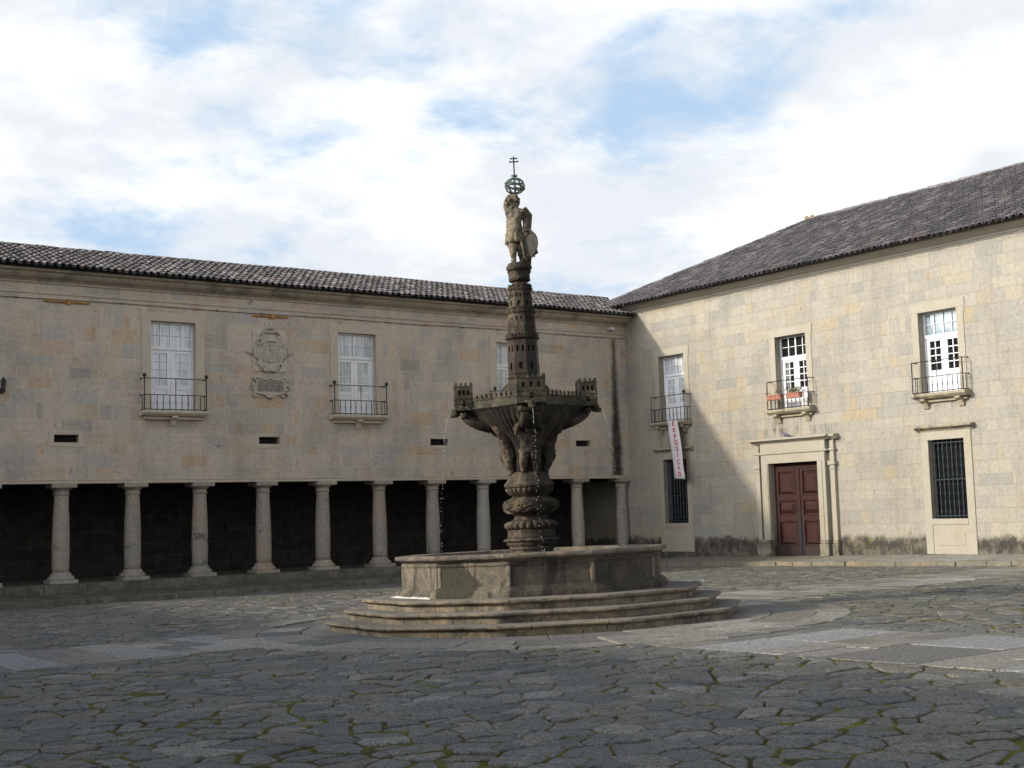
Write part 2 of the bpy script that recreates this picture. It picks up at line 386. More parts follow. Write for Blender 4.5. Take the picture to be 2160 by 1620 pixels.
def simple(name, c, rough=.5, metal=0, spec=.4, coat=0, var=.12, sc=6):
    t = NT(name); p = t.pos()
    n = t.noise(p, sc, 5, .65)
    col = t.mix(1, c, t.ramp(n, [(.25, 1 - var * 2), (.5, 1), (.8, 1 + var)]), 'MULTIPLY')
    return t.out(col, rough, n, .1, .004, metal, spec, coat)
M['white'] = simple('white_window_paint', (.74, .74, .745), .45, var=.05, sc=4)
M['iron'] = simple('black_iron', (.022, .022, .026), .5, var=.3, sc=12)
M['iron_blue'] = simple('blue_black_iron', (.020, .030, .036), .45, var=.3, sc=12)
M['cable'] = simple('black_cable', (.02, .018, .016), .6)
def curtain():
    t = NT('glass_over_white_curtain'); p = t.pos(); x, y, z = t.sep(p)[0:3]
    u = t.m('SUBTRACT', x, y)
    n = t.noise(t.xyz(t.m('MULTIPLY', u, 9), 0, t.m('MULTIPLY', z, .7)), 1.3, 4, .6); m_ = t.noise(p, 2.1, 4, .6)
    c = t.mix(t.ss(n, .35, .65), (.40, .425, .44), (.62, .64, .65))
    c = t.mix(t.ss(m_, .5, .7, 0, .6), c, (.30, .325, .34))
    return t.out(c, .1, m_, .05, .004, spec=.5, coat=.7)
M['glass_curtain'] = curtain()
M['glass_dark'] = simple('dark_glass', (.012, .012, .013), .04, spec=.5, var=.3)
M['glass_grey'] = simple('glass_over_grey_curtain', (.14, .145, .145), .06, spec=.5, var=.25, sc=3)
M['glass_sky'] = simple('painted_sky_glass', (.22, .27, .30), .06, spec=.6, coat=.5, var=.35, sc=3)  # pale sky reflection put into the base colour
M['white_plastic'] = simple('white_plastic', (.7, .7, .7), .4)
M['pigeon'] = simple('pigeon_grey', (.09, .095, .115), .7, var=.5, sc=22)
M['leaf'] = simple('planter_leaf', (.09, .11, .035), .6, var=.4, sc=30)
M['petal'] = simple('dry_red_flower', (.25, .09, .06), .7, var=.3, sc=30)

def doorwood():
    t = NT('red_brown_door_wood'); p = t.pos(); x, y, z = t.sep(p)[0:3]
    g = t.noise(t.vm('MULTIPLY', p, (4, 4, .35)), 9, 5, .7)
    c = t.mix(t.ss(g, .3, .7), (.024, .009, .0075), (.048, .0175, .0135))
    wear = t.ss(t.noise(p, 3.3, 5, .7), .52, .7)
    c = t.mix(t.m('MULTIPLY', wear, .55), c, (.045, .026, .024))
    low = t.m('ADD', z, t.m('MULTIPLY', t.noise(p, 2.5, 4), 1.1))
    c = t.mix(t.ss(low, .75, 1.25, .8, 0), c, (.035, .028, .026))
    mid = t.m('MULTIPLY', t.ss(t.m('ABSOLUTE', t.m('ADD', y, 8.3)), .06, .16, 1, 0), t.ss(t.m('ADD', z, t.m('MULTIPLY', t.noise(p, 4, 3), .5)), 1.2, 1.8, 1, 0))
    c = t.mix(mid, c, (.02, .019, .022))
    sc = t.ss(t.noise(p, 16, 3, .6), .72, .76, 0, .7)
    c = t.mix(sc, c, (.38, .33, .30))
    return t.out(c, .6, g, .3, .006, spec=.18)
M['door'] = doorwood()

def tiles(name, cols, lich):
    t = NT(name); p = t.pos(); r = t.island()
    c = t.ramp(r, cols, 'CONSTANT')
    c = t.mix(t.ss(t.noise(p, 1.0, 4, .7), .42, .66, 0, .75), c, cols[1][1])
    c = t.mix(t.ss(t.noise(p, 9, 4, .7), .55, .7, 0, .8), c, (.035, .032, .030))
    c = t.mix(t.ss(t.noise(p, 13, 3, .6), .64, .74, 0, .6), c, lich)
    f = t.noise(p, 30, 4, .7)
    c = t.mix(1, c, t.ramp(f, [(.3, .7), (.7, 1.2)]), 'MULTIPLY')
    return t.out(c, .88, f, .4, .01, spec=.2)
M['tileL'] = tiles('grey_pink_roof_tile', [(0, (.15, .138, .138)), (.18, (.09, .085, .085)), (.36, (.19, .174, .174)), (.52, (.115, .107, .107)), (.68, (.235, .215, .214)), (.82, (.14, .123, .119)), (.975, (.19, .135, .118))], (.27, .27, .23))
M['tileR'] = tiles('dark_grey_roof_tile', [(0, (.13, .122, .126)), (.2, (.085, .081, .085)), (.42, (.175, .16, .165)), (.6, (.105, .099, .103)), (.75, (.215, .197, .203)), (.88, (.14, .118, .12)), (.97, (.19, .14, .125))], (.22, .215, .18))
M['tilebed'] = simple('tile_bed', (.022, .02, .02), .95, var=.3)

def paving(name, cols, mossy=.35, speck=1.0):
    t = NT(name); p = t.pos(); r = t.island()
    c = t.ramp(r, cols, 'CONSTANT')
    c = t.mix(t.ss(t.noise(p, .5, 4, .6), .4, .65, 0, .5), c, cols[1][1])
    f = t.noise(p, 55, 4, .75); f2 = t.noise(p, 17, 4, .7)
    c = t.mix(1, c, t.ramp(f, [(.35, 1 - .62 * speck), (.5, 1), (.65, 1 + .7 * speck)]), 'MULTIPLY')
    c = t.mix(1, c, t.ramp(f2, [(.36, .55), (.5, 1), (.66, 1.4)]), 'MULTIPLY')
    px_ = t.sep(p)[0]
    mo = t.m('MULTIPLY', t.ss(t.m('ADD', t.noise(p, .8, 5, .7), t.ss(px_, -19, -13, 0, .14)), .46, .64), t.ss(t.noise(p, 7, 4, .7), .45, .65))
    c = t.mix(t.m('MULTIPLY', mo, mossy), c, (.10, .105, .035))
    wsp = t.ss(t.noise(p, 26, 1, .4), .79, .81, 0, .8)
    c = t.mix(wsp, c, (.5, .5, .48))
    h = t.m('ADD', t.m('MULTIPLY', f, .35), f2)
    return t.out(c, t.ramp(f2, [(.3, .62), (.7, .85)]), h, .9, .022, spec=.35)
PAV = [(0, (.125, .124, .116)), (.17, (.155, .15, .135)), (.36, (.10, .101, .099)), (.52, (.18, .171, .152)), (.68, (.135, .132, .12)), (.82, (.152, .138, .109)), (.93, (.225, .215, .19))]
M['paving'] = paving('grey_granite_paving', PAV, .55)
M['slabs'] = paving('pale_granite_slabs', [(0, (.26, .245, .21)), (.2, (.185, .175, .16)), (.4, (.33, .31, .275)), (.55, (.22, .20, .16)), (.7, (.15, .146, .138)), (.85, (.28, .255, .21))], .5, .8)
M['bright'] = paving('bright_granite_slabs', [(0, (.27, .27, .265)), (.4, (.245, .246, .245)), (.7, (.295, .292, .283))], .1, .5)
def mossbed():
    t = NT('moss_joint_bed'); p = t.pos()
    c = t.mix(t.ss(t.noise(p, 1.3, 5, .7), .42, .6), (.065, .062, .026), (.14, .155, .028))
    c = t.mix(t.ss(t.noise(p, 6, 4, .7), .52, .66), c, (.19, .205, .035))
    c = t.mix(t.ss(t.noise(p, 3.1, 4, .7), .6, .72), c, (.05, .036, .02))
    f = t.noise(p, 60, 4, .7)
    c = t.mix(1, c, t.ramp(f, [(.3, .5), (.7, 1.5)]), 'MULTIPLY')
    return t.out(c, .95, f, 1, .03, spec=.1)
M['moss'] = mossbed()
M['grass'] = simple('grass_blade', (.075, .12, .02), .6, var=.4, sc=20)
def water():
    t = NT('basin_water'); p = t.pos()
    h = t.noise(p, 7, 3, .5)
    return t.out((.05, .06, .06), .09, h, .25, .02, spec=.6)
M['water'] = water()
def jetmat():
    t = NT('falling_water'); b = t.n('ShaderNodeBsdfPrincipled'); o = t.n('ShaderNodeOutputMaterial')
    b.inputs['Base Color'].default_value = (.9, .93, .95, 1); b.inputs['Roughness'].default_value = .15
    b.inputs['Transmission Weight'].default_value = .75; b.inputs['IOR'].default_value = 1.33
    t.t.links.new(b.outputs[0], o.inputs[0]); return t.mat
M['jet'] = jetmat()
def bannermat():
    t = NT('white_banner_cloth'); p = t.pos()
    c = t.mix(t.ss(t.noise(p, 2.3, 4, .6), .42, .66, 0, .5), (.66, .60, .60), (.48, .41, .42))
    return t.out(c, .8, t.noise(p, 5, 3), .4, .03)
M['banner'] = bannermat()
M['red'] = simple('red_print', (.42, .02, .035), .8)

# ------------------------------------------------------------------ ground and paving
gx = []
b = MB(); E_ = 260
b.add([(-E_, -E_, G(-E_, -E_) - .003), (E_, -E_, G(E_, -E_) - .003), (E_, E_, G(E_, E_) - .003), (-E_, E_, G(-E_, E_) - .003)], [(0, 1, 2, 3)])
struct(b.build('ground', M['moss']))

FC = (-19.16, -19.94)             # fountain centre
FW = Vector((-.5898, -.8075)); FR = Vector((.8075, -.5898))
RING = 5.1
X0, X1, Y0, Y1 = -42.5, -2.2, -45, -2.8
def clip(poly, nx, ny, d):
    out = []; n = len(poly)
    for i in range(n):
        a = poly[i]; c = poly[(i + 1) % n]
        da = a[0] * nx + a[1] * ny - d; dc = c[0] * nx + c[1] * ny - d
        if da <= 0: out.append(a)
        if (da < 0 < dc) or (dc < 0 < da):
            t = da / (da - dc); out.append((a[0] + (c[0] - a[0]) * t, a[1] + (c[1] - a[1]) * t))
    return out
def split_paths(p):
    """the part(s) of a stone lying outside the slab ring and the three slab paths"""
    cx = sum(q[0] for q in p) / len(p); cy = sum(q[1] for q in p) / len(p)
    dx, dy = cx - FC[0], cy - FC[1]; L = hypot(dx, dy)
    if L < RING - .9: return []
    if L < RING + 1:
        nx, ny = -dx / L, -dy / L
        p = clip(p, nx, ny, nx * FC[0] + ny * FC[1] - RING)
        if len(p) < 3: return []
    ps = [p]
    if cx < FC[0]: ps = [c for q in ps for c in (clip(q, 0, -1, 17.0), clip(q, 0, 1, -20.1)) if len(c) > 2]
    else: ps = [c for q in ps for c in (clip(q, 0, -1, 17.65), clip(q, 0, 1, -20.4)) if len(c) > 2]
    if cy < FC[1]: ps = [c for q in ps for c in (clip(q, 1, 0, -21.1), clip(q, -1, 0, 18.2)) if len(c) > 2]
    ps = [clip(clip(q, 1, 0, X1), 0, 1, Y1) for q in ps]
    return [q for q in ps if len(q) > 2]
def inset(poly, g):
    n = len(poly); A = sum(poly[i][0] * poly[(i + 1) % n][1] - poly[(i + 1) % n][0] * poly[i][1] for i in range(n))
    if A < 0: poly = poly[::-1]
    res = poly
    for i in range(n):
        a = poly[i]; c = poly[(i + 1) % n]; dx, dy = c[0] - a[0], c[1] - a[1]; L = hypot(dx, dy)
        if L < 1e-6: continue
        nx, ny = dy / L, -dx / L
        res = clip(res, nx, ny, a[0] * nx + a[1] * ny - g)
        if len(res) < 3: return None
    return res
def chaikin(p, f=.2):
    o = []
    for i in range(len(p)):
        a = p[i]; c = p[(i + 1) % len(p)]
        o.append((a[0] + (c[0] - a[0]) * f, a[1] + (c[1] - a[1]) * f)); o.append((c[0] - (c[0] - a[0]) * f, c[1] - (c[1] - a[1]) * f))
    return o
def add_stone(b, poly, zoff, tx, ty, round_=.022, drop=.05, crown=.008):
    cx = sum(p[0] for p in poly) / len(poly); cy = sum(p[1] for p in poly) / len(poly)
    def z(x, y): return G(x, y) + zoff + tx * (x - cx) + ty * (y - cy)
    inn = []
    for p in poly:
        d = hypot(p[0] - cx, p[1] - cy); k = max(.3, 1 - round_ * 1.7 / max(d, .05))
        inn.append((cx + (p[0] - cx) * k, cy + (p[1] - cy) * k))
    n = len(poly)
    vs = [(p[0], p[1], z(*p) - drop) for p in poly] + [(p[0], p[1], z(*p) - round_ * .7) for p in poly] + [(p[0], p[1], z(*p)) for p in inn] + [(cx, cy, z(cx, cy) + crown)]
    fs = []
    for r in range(2):
        for i in range(n): fs.append((r * n + i, r * n + (i + 1) % n, (r + 1) * n + (i + 1) % n, (r + 1) * n + i))
    for i in range(n): fs.append((2 * n + i, 2 * n + (i + 1) % n, 3 * n))
    b.add(vs, fs)
rng = random.Random(5)
AX = Vector((.86, -.51)); AY = Vector((.51, .86)); SX, SY = .37, .25     # irregular stones, longer across the view
pts = {}
def seed(i, j):
    k = (i, j)
    if k not in pts:
        q = random.Random(i * 7919 + j * 104729)
        u = (i + .5 * (j % 2) + q.uniform(-.62, .62)) * SX; v = (j + q.uniform(-.62, .62)) * SY
        pts[k] = (AX.x * u + AY.x * v, AX.y * u + AY.y * v, u, v)
    return pts[k]
gone = lambda i, j: random.Random(i * 31337 + j * 7907 + 5).random() < .17
b = MB(); joints_pts = []
NI = int(60 / SX); NJ = int(60 / SY)
for i in range(-NI, NI):
    for j in range(-int(75 / SY), int(12 / SY)):
        if gone(i, j): continue
        x, y, u, v = seed(i, j)
        if not (X0 < x < X1 - .05 and Y0 < y < Y1 - .05): continue
        s_ = [(u - 1.1, v - .8), (u + 1.1, v - .8), (u + 1.1, v + .8), (u - 1.1, v + .8)]
        for di in (-2, -1, 0, 1, 2):
            for dj in (-2, -1, 0, 1, 2):
                if di == dj == 0 or gone(i + di, j + dj): continue
                _, _, u2, v2 = seed(i + di, j + dj)
                nx, ny = (u2 - u) , (v2 - v)
                s_ = clip(s_, nx, ny, (u2 * u2 + v2 * v2 - u * u - v * v) / 2)
        if len(s_) < 3: continue
        near = hypot(x + 32.4, y + 38.1) < 22
        p0 = [(AX.x * a + AY.x * c, AX.y * a + AY.y * c) for a, c in s_]
        for p in split_paths(p0):
            p = inset(p, .002 + abs(rng.gauss(0, .003)) + .017 * max(0, .62 + sin(x * 1.7 + 2 * sin(y * 1.1)) * sin(y * 1.3 + x * .6)) * rng.uniform(.3, 1.3))
            if not p or len(p) < 3: continue
            A_ = abs(sum(p[k][0] * p[(k + 1) % len(p)][1] - p[(k + 1) % len(p)][0] * p[k][1] for k in range(len(p)))) / 2
            if A_ < .006: continue
            p = chaikin(p, .12) if near else p
            if near and rng.random() < .3: joints_pts.append(p[0])
            add_stone(b, p, .009 + rng.gauss(0, .005), rng.gauss(0, .012), rng.gauss(0, .012), .013, .05, rng.uniform(.0, .007))
struct(b.build('stone_paving', M['paving']))

# large slab paths and the slab ring round the fountain
b = MB(); bb = MB()
def rect_slab(B, x0, x1, y0, y1, zo=.012):
    g = rng.uniform(.008, .016); j = lambda: rng.uniform(-.02, .02)
    p = [(x0 + g + j(), y0 + g + j()), (x1 - g + j(), y0 + g + j()), (x1 - g + j(), y1 - g + j()), (x0 + g + j(), y1 - g + j())]
    add_stone(B, p, zo + rng.gauss(0, .004), rng.gauss(0, .002), rng.gauss(0, .002), .010, .07, .001)
def band(axis, a0, a1, c0, c1, bright):
    """path along axis between a0..a1, across c0..c1: alternating single wide cross slabs and rows of smaller ones"""
    a = a0; k = 0
    while a < a1 - .1:
        big = (k % 2 == 0); w = (rng.uniform(.62, .78) if axis == 'x' else rng.uniform(1.0, 1.5)) if big else rng.uniform(.85, 1.05)
        w = min(w, a1 - a)
        rows = [(a, a + w)] if big else [(a, a + w * .48), (a + w * .48, a + w)]
        for (p0, p1) in rows:
            c = c0
            while c < c1 - .05:
                l = rng.uniform(1.3, 1.7) if big else rng.uniform(.6, 1.3)
                if c1 - c - l < .4: l = c1 - c
                B = bb if (big and rng.random() < bright) else b
                if axis == 'x': q = (p0, p1, c, c + l)
                else: q = (c, c + l, p0, p1)
                if hypot((q[0] + q[1]) / 2 - FC[0], (q[2] + q[3]) / 2 - FC[1]) > RING - .15:
                    rect_slab(B, *q)
                c += l
        a += w; k += 1
band('x', -42.4, FC[0] - 3, -20.1, -17.0, .8)
band('y', -44.8, FC[1] - 3, -21.1, -18.2, .45)
band('x', FC[0] + 3, -2.6, -20.4, -17.65, .35)
for (r0, r1, n) in ((3.2, 3.9, 21), (3.9, 4.6, 26), (4.6, RING + .05, 30)):
    o = rng.random(); jr = [rng.uniform(-.3, .3) for _ in range(n)]
    for k in range(n):
        a0 = 2 * pi * (k + o + jr[k]) / n + .003; a1 = 2 * pi * (k + 1 + o + jr[(k + 1) % n]) / n - .003
        pp = [(FC[0] + r * cos(a), FC[1] + r * sin(a)) for r, a in ((r0 + .009, a0), (r1 - .009, a0), (r1 - .009, (a0 + a1) / 2), (r1 - .009, a1), (r0 + .009, a1), (r0 + .009, (a0 + a1) / 2))]
        add_stone(b, pp, .016 + rng.gauss(0, .005), rng.gauss(0, .004), rng.gauss(0, .004), .010, .07, .001)
struct(b.build('slab_path', M['slabs']))
struct(bb.build('pale_slab_path', M['bright']))

# tufts of grass in the joints
b = MB()
for k in range(900):
    if k < 520 and joints_pts: x, y = rng.choice(joints_pts)
    elif k < 700: x, y = rng.uniform(-24, -2.4), -2.82 - abs(rng.gauss(0, .05))
    else: x, y = -2.22 - abs(rng.gauss(0, .05)), rng.uniform(-26, -3)
    for q in range(rng.randint(4, 11)):
        px, py = x + rng.gauss(0, .025), y + rng.gauss(0, .025); a = rng.uniform(0, 6.28); h = rng.uniform(.01, .045); w = .004
        dx, dy = cos(a), sin(a); z0 = G(px, py) - .03
        b.add([(px - dy * w, py + dx * w, z0), (px + dy * w, py - dx * w, z0), (px + dx * h * .6, py + dy * h * .6, z0 + .02 + h)], [(0, 1, 2)])
tag(b.build('grass', M['grass']), 'small green grass and moss tufts in the paving joints', 'grass', kind='stuff')

# pavements with kerbs
b = MB()
for (x0, x1) in ((-44, -30), (-30, -15), (-15, -7), (-7, -.0)):
    zf = lambda x: G(x, -2.8) + .155
    b.hexa([(x0, -2.56, -1), (x1, -2.56, -1), (x1, -.62, -1), (x0, -.62, -1)], [(x0, -2.56, zf(x0)), (x1, -2.56, zf(x1)), (x1, -.62, -.115), (x0, -.62, -.125)])
struct(b.build('pavement', M['kerbL']))
b = MB()
for (y0, y1) in ((-2.55, -10), (-10, -18), (-18, -27), (-27, -46)):
    zk = lambda y: G(-2.2, y) + .135
    zw = lambda y: G(0, y) + .22
    b.hexa([(-1.98, y0, -1), (-.001, y0, -1), (-.001, y1, -1), (-1.98, y1, -1)], [(-1.98, y0, zk(y0)), (-.001, y0, zw(y0)), (-.001, y1, zw(y1)), (-1.98, y1, zk(y1))])
struct(b.build('pavement', M['slabs']))
b = MB(); x = -44.
while x < -2.3:
    l = rng.uniform(.8, 1.5); x1 = min(x + l, -2.2); h = G(x, -2.8) + .16 + rng.gauss(0, .008); e = rng.gauss(0, .012)
    b.hexa([(x + .006, -2.8 + e, -1), (x1 - .006, -2.8 + e, -1), (x1 - .006, -2.55, -1), (x + .006, -2.55, -1)], [(x + .006, -2.79 + e, h), (x1 - .006, -2.79 + e, h), (x1 - .006, -2.55, h), (x + .006, -2.55, h)])
    x += l
struct(b.build('kerb', M['kerbL'], bevel=.02, seg=2))
b = MB(); y = -2.81
while y > -46:
    l = rng.uniform(.55, 1.3); y1 = y - l; h = G(-2.2, y) + .14 + rng.gauss(0, .006); e = rng.gauss(0, .012)
    b.hexa([(-2.2 + e, y1 + .008, -1), (-1.985, y1 + .008, -1), (-1.985, y - .008, -1), (-2.2 + e, y - .008, -1)], [(-2.19 + e, y1 + .008, h), (-1.985, y1 + .008, h), (-1.985, y - .008, h), (-2.19 + e, y - .008, h)])
    y = y1
struct(b.build('kerb', M['kerb'], bevel=.02, seg=2))
b = MB(); x = -30.
while x < -.1:
    l = rng.uniform(1.0, 2.2); x1 = min(x + l, -.003)
    b.hexa([(x + .004, -.615, -.6), (x1 - .004, -.615, -.6), (x1 - .004, .5, -.6), (x + .004, .5, -.6)], [(x + .004, -.60, .113 + rng.gauss(0, .004)), (x1 - .004, -.60, .113), (x1 - .004, .5, .116), (x + .004, .5, .116)])
    x += l
b.box((-30, .505, -.6), (-.003, 3.6, .112))
struct(b.build('arcade_floor', M['kerbL'], bevel=.015))

# ------------------------------------------------------------------ arcaded wing (left)
AW = thing('arcaded_building', 'long grey-brown stone wing standing on a row of columns', 'building', (-12, 0, .12))
WINX = (-17.78, -11.52, -5.25); WZ0, WZ1, WW = 5.07, 7.76, .70
VENTX = (-20.96, -14.68, -8.42, -2.18)
b = MB()
holes = [(c - WW, c + WW, WZ0, WZ1) for c in WINX] + [(c - .345, c + .345, 4.10, 4.32) for c in VENTX]
holewall(b, -30, 0, 2.93, 9.0, holes, .3, ML, back=None)
b.box((-30, .42, 2.93), (0, .6, 9.0))
b.box((-30, .001, 2.9302), (0, .42, 2.95))
b.build('wall', M['wallL'], AW)
b = MB()    # architrave over the columns
b.box((-30, -.022, 2.925), (-.003, .6, 3.01)); b.box((-30, -.04, 3.01), (-.003, -.0, 3.035)); 
b.build('architrave', M['trimL'], AW, bevel=.008)
b = MB()
prof = [(.0, 8.63), (.05, 8.63), (.06, 8.68), (.03, 8.69), (.10, 8.74), (.22, 8.78), (.30, 8.84), (.33, 8.90), (.47, 8.92), (.48, 8.985), (.0, 8.99)]
x = -30.
while x < -.01:
    l = rng.uniform(1.2, 2.2); x1 = min(x + l, -.004)
    b.loft([[(x + .003, -d, z) for d, z in prof], [(x1 - .003, -d, z) for d, z in prof]]); x += l
b.build('cornice', M['corniceL'], AW)
b = MB()
b.loft([[(xx, -d, z) for d, z in ((0, 8.33), (.04, 8.335), (.05, 8.37), (.03, 8.375), (.035, 8.40), (0, 8.405))] for xx in (-30, -.004)])
b.build('string_course', M['trimL'], AW)
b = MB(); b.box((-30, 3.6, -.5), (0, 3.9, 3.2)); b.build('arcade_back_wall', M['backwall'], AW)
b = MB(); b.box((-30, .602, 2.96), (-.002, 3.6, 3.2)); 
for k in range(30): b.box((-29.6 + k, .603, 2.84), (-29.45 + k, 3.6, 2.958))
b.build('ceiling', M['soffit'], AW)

def make_column(parent, x):
    c = (x, .30); J = lambda s=.012: rng.uniform(-s, s)
    b = MB(); tl = J(.02)
    rings = []; n = 20
    for k in range(15):
        t = k / 14; z = .42 + t * 2.20
        r = .235 + .02 * sin(pi * min(1, t * 1.1)) - .035 * t
        rings.append([(c[0] + tl * (1 - t) + (r + rng.uniform(-.004, .004)) * cos(2 * pi * j / n), c[1] + (r + rng.uniform(-.004, .004)) * sin(2 * pi * j / n), z) for j in range(n)])
    b.loft(rings)
    sh = b.build('column', M['column'], parent, smooth=True)
    b = MB(); s = .37
    sq = lambda s, z: [(c[0] + a * s, c[1] + d * s, z) for a, d in ((-1, -1), (1, -1), (1, 1), (-1, 1))]
    b.loft([sq(.385, .10), sq(.38, .215)])
    b.lathe([(.37, .216), (.375, .26), (.35, .30), (.30, .33), (.275, .38), (.245, .43)], 20, c)
    b.build('base', M['column'], sh, bevel=.012)
    b = MB()
    b.lathe([(.215, 2.60), (.235, 2.615), (.235, 2.64), (.21, 2.65), (.21, 2.73), (.25, 2.75), (.30, 2.80)], 20, c)
    b.loft([sq(.34, 2.802), sq(.35, 2.83), sq(.352, 2.924)])
    b.build('capital', M['column'], sh, bevel=.008)
    return sh
for i in range(-4, 11): make_column(AW, -21.0 + 2.075 * i + (0.05 if i == 10 else 0))

# ---- roofs of barrel tiles
def tile_roof(origin, du, dv, nu, nv, pu, pv, mat, parent, keep=None, jit=.011, over=.07):
    """origin eave corner, du unit vector along the eave, dv unit vector up the slope"""
    nrm = du.cross(dv).normalized()
    if nrm.z < 0: nrm = -nrm
    b = MB(); seg = 5
    for i in range(nu):
        for j in range(nv):
            P = origin + du * ((i + .5) * pu + rng.uniform(-jit, jit)) + dv * (j * pv + rng.uniform(-.03, .012)) + nrm * (.014 * sin(i * .085 + j * .2) + .008 * sin(i * .31))
            if keep and not keep(P + dv * pv * .5): continue
            P0 = P - dv * over + nrm * rng.uniform(.025, .040); P1 = P + dv * pv + nrm * .008
            sk = rng.uniform(-.012, .012)
            r0, r1 = pu * .40, pu * .31; ring0 = []; ring1 = []; ring2 = []
            for k in range(seg + 1):
                a = pi * k / seg
                ring0.append(tuple(P0 + du * (cos(a) * r0 + sk) + nrm * sin(a) * r0))
                ring1.append(tuple(P1 + du * cos(a) * r1 + nrm * sin(a) * r1))
                ring2.append(tuple(P0 + du * (cos(a) * (r0 - .018) + sk) + nrm * sin(a) * (r0 - .018)))
            b.loft([ring2, ring0, ring1], cap0=False, cap1=False, closed=False)
            # channel tile between covers, its lip showing at the eave
            if j == 0:
                Q = P + du * pu * .5 - dv * (over + .03); Q1 = Q + dv * pv
                rr = pu * .30
                b.loft([[tuple(q + du * cos(pi + pi * k / 4) * rr + nrm * (sin(pi + pi * k / 4) * rr * .8 + .05)) for k in range(5)] for q in (Q, Q1)], cap0=False, cap1=False, closed=False)
    o = b.build('roof', mat, parent, smooth=False)
    return o
slL = Vector((0, 3.05, 1.15)).normalized()
def keepL(P):
    return P.x < max(.06, -.55 + (P.z - 9.4) / .5 + .05)
oL = Vector((-27.0, -.66, 9.03))
roofL = tile_roof(oL, Vector((1, 0, 0)), slL, int(28.4 / .215), 9, .215, .365, M['tileL'], AW, keepL)
b = MB()
b.add([(-27, -.62, 9.0), (.05, -.62, 9.0), (1.3, 2.4, 10.14), (-27, 2.4, 10.14), (-27, 4.6, 9.3), (1.3, 4.6, 9.3)], [(0, 1, 2, 3), (3, 2, 5, 4)])
b.add([(-27, -.62, 8.992), (.05, -.62, 8.992), (.05, .3, 8.992), (-27, .3, 8.992)], [(0, 1, 2, 3)])
b.build('roof_bed', M['tilebed'], roofL)
def ridge(parent, A, B, r, mat, pitch=.42, name='ridge'):
    A = Vector(A); B = Vector(B); d = (B - A).normalized(); L = (B - A).length; s = d.cross(Vector((0, 0, 1))).normalized(); u = s.cross(d)
    b = MB(); k = 0
    while k * pitch < L:
        p = A + d * (k * pitch - .04); q = A + d * min((k + 1) * pitch, L); j = rng.uniform(-.008, .012)
        b.loft([[tuple(c + s * cos(pi * a / 6) * rr + u * (sin(pi * a / 6) * rr + j)) for a in range(7)] for c, rr in ((p, r - .02), (p, r), (q, r * .85))], cap0=False, cap1=False, closed=False)
        k += 1
    return b.build(name, mat, parent)
ridge(roofL, (-27, 2.4, 10.13), (1.15, 2.4, 10.13), .12, M['tileL'])

# ---- windows
def make_window(parent, mp, c, w, z0, z1, gl, rec=.22, gtop=None, gleft=None):
    """white french window: frame with transom light, two leaves of 2x4 panes over a panel"""
    H = z1 - z0; d0 = -rec; f = MB()
    f.box((c - w, d0 - .05, z0), (c - w + .05, d0 + .03, z1), mp); f.box((c + w - .05, d0 - .05, z0), (c + w, d0 + .03, z1), mp)
    f.box((c - w + .05, d0 - .05, z1 - .05), (c + w - .05, d0 + .03, z1), mp)
    zt = z0 + H * .685; f.box((c - w + .05, d0 - .05, zt), (c + w - .05, d0 + .045, zt + .10), mp)
    f.box((c - w + .05, d0 + .045, zt + .03), (c + w - .05, d0 + .06, zt + .055), mp)
    f.box((c - w + .05, d0 - .05, z0), (c + w - .05, d0 + .03, z0 + .04), mp)
    a0, a1 = c - w + .05, c + w - .05
    for k in (1, 2, 3):
        u = a0 + (a1 - a0) * k / 4; hw = .024 if k == 2 else .014
        f.box((u - hw, d0 - .02, zt + .10), (u + hw, d0 + .015, z1 - .05), mp)
    zm = (zt + .10 + z1 - .05) / 2; f.box((a0, d0 - .015, zm - .003), (a1, d0 + .012, zm + .014), mp)
    win = f.build('window', M['white'], parent, bevel=.004)
    g = MB(); g.box((a0, d0 - .035, zt + .10), (a1, d0 - .022, z1 - .05), mp); g.build('transom_glass', gtop or gl, win)
    for s in (0, 1):
        u0 = a0 + s * (a1 - a0) / 2 + .004; u1 = u0 + (a1 - a0) / 2 - .008; L = MB(); zb = z0 + .045; ztop = zt - .004
        pz0 = z0 + H * .29; pz1 = ztop - .085; st = .115
        L.box((u0, d0 - .045, zb), (u0 + st, d0 + .01, ztop), mp); L.box((u1 - st, d0 - .045, zb), (u1, d0 + .01, ztop), mp)
        L.box((u0 + st, d0 - .045, pz1), (u1 - st, d0 + .01, ztop), mp); L.box((u0 + st, d0 - .045, pz0 - .13), (u1 - st, d0 + .01, pz0), mp)
        L.box((u0 + st, d0 - .045, zb), (u1 - st, d0 + .01, zb + .12), mp)
        L.box((u0 + st, d0 - .045, zb + .12), (u1 - st, d0 - .015, pz0 - .13), mp)
        L.box((u0 + st + .03, d0 - .015, zb + .15), (u1 - st - .03, d0 + .002, pz0 - .16), mp)
        um = (u0 + u1) / 2; L.box((um - .013, d0 - .03, pz0), (um + .013, d0 + .006, pz1), mp)
        for k in (1, 2, 3):
            zz = pz0 + (pz1 - pz0) * k / 4; L.box((u0 + st, d0 - .03, zz - .013), (u1 - st, d0 + .006, zz + .013), mp)
        lf = L.build('leaf', M['white'], win, bevel=.003)
        for h_ in (0, 1):
            g = MB(); ga = u0 + st + h_ * (um - u0 - st); g.box((ga, d0 - .04, pz0), (ga + um - u0 - st, d0 - .026, pz1), mp)
            # sub-part of the window (third level): panes of one leaf half
            g.build('pane', (gleft if (gleft and s == 0 and h_ == 0) else gl), win)
    return win
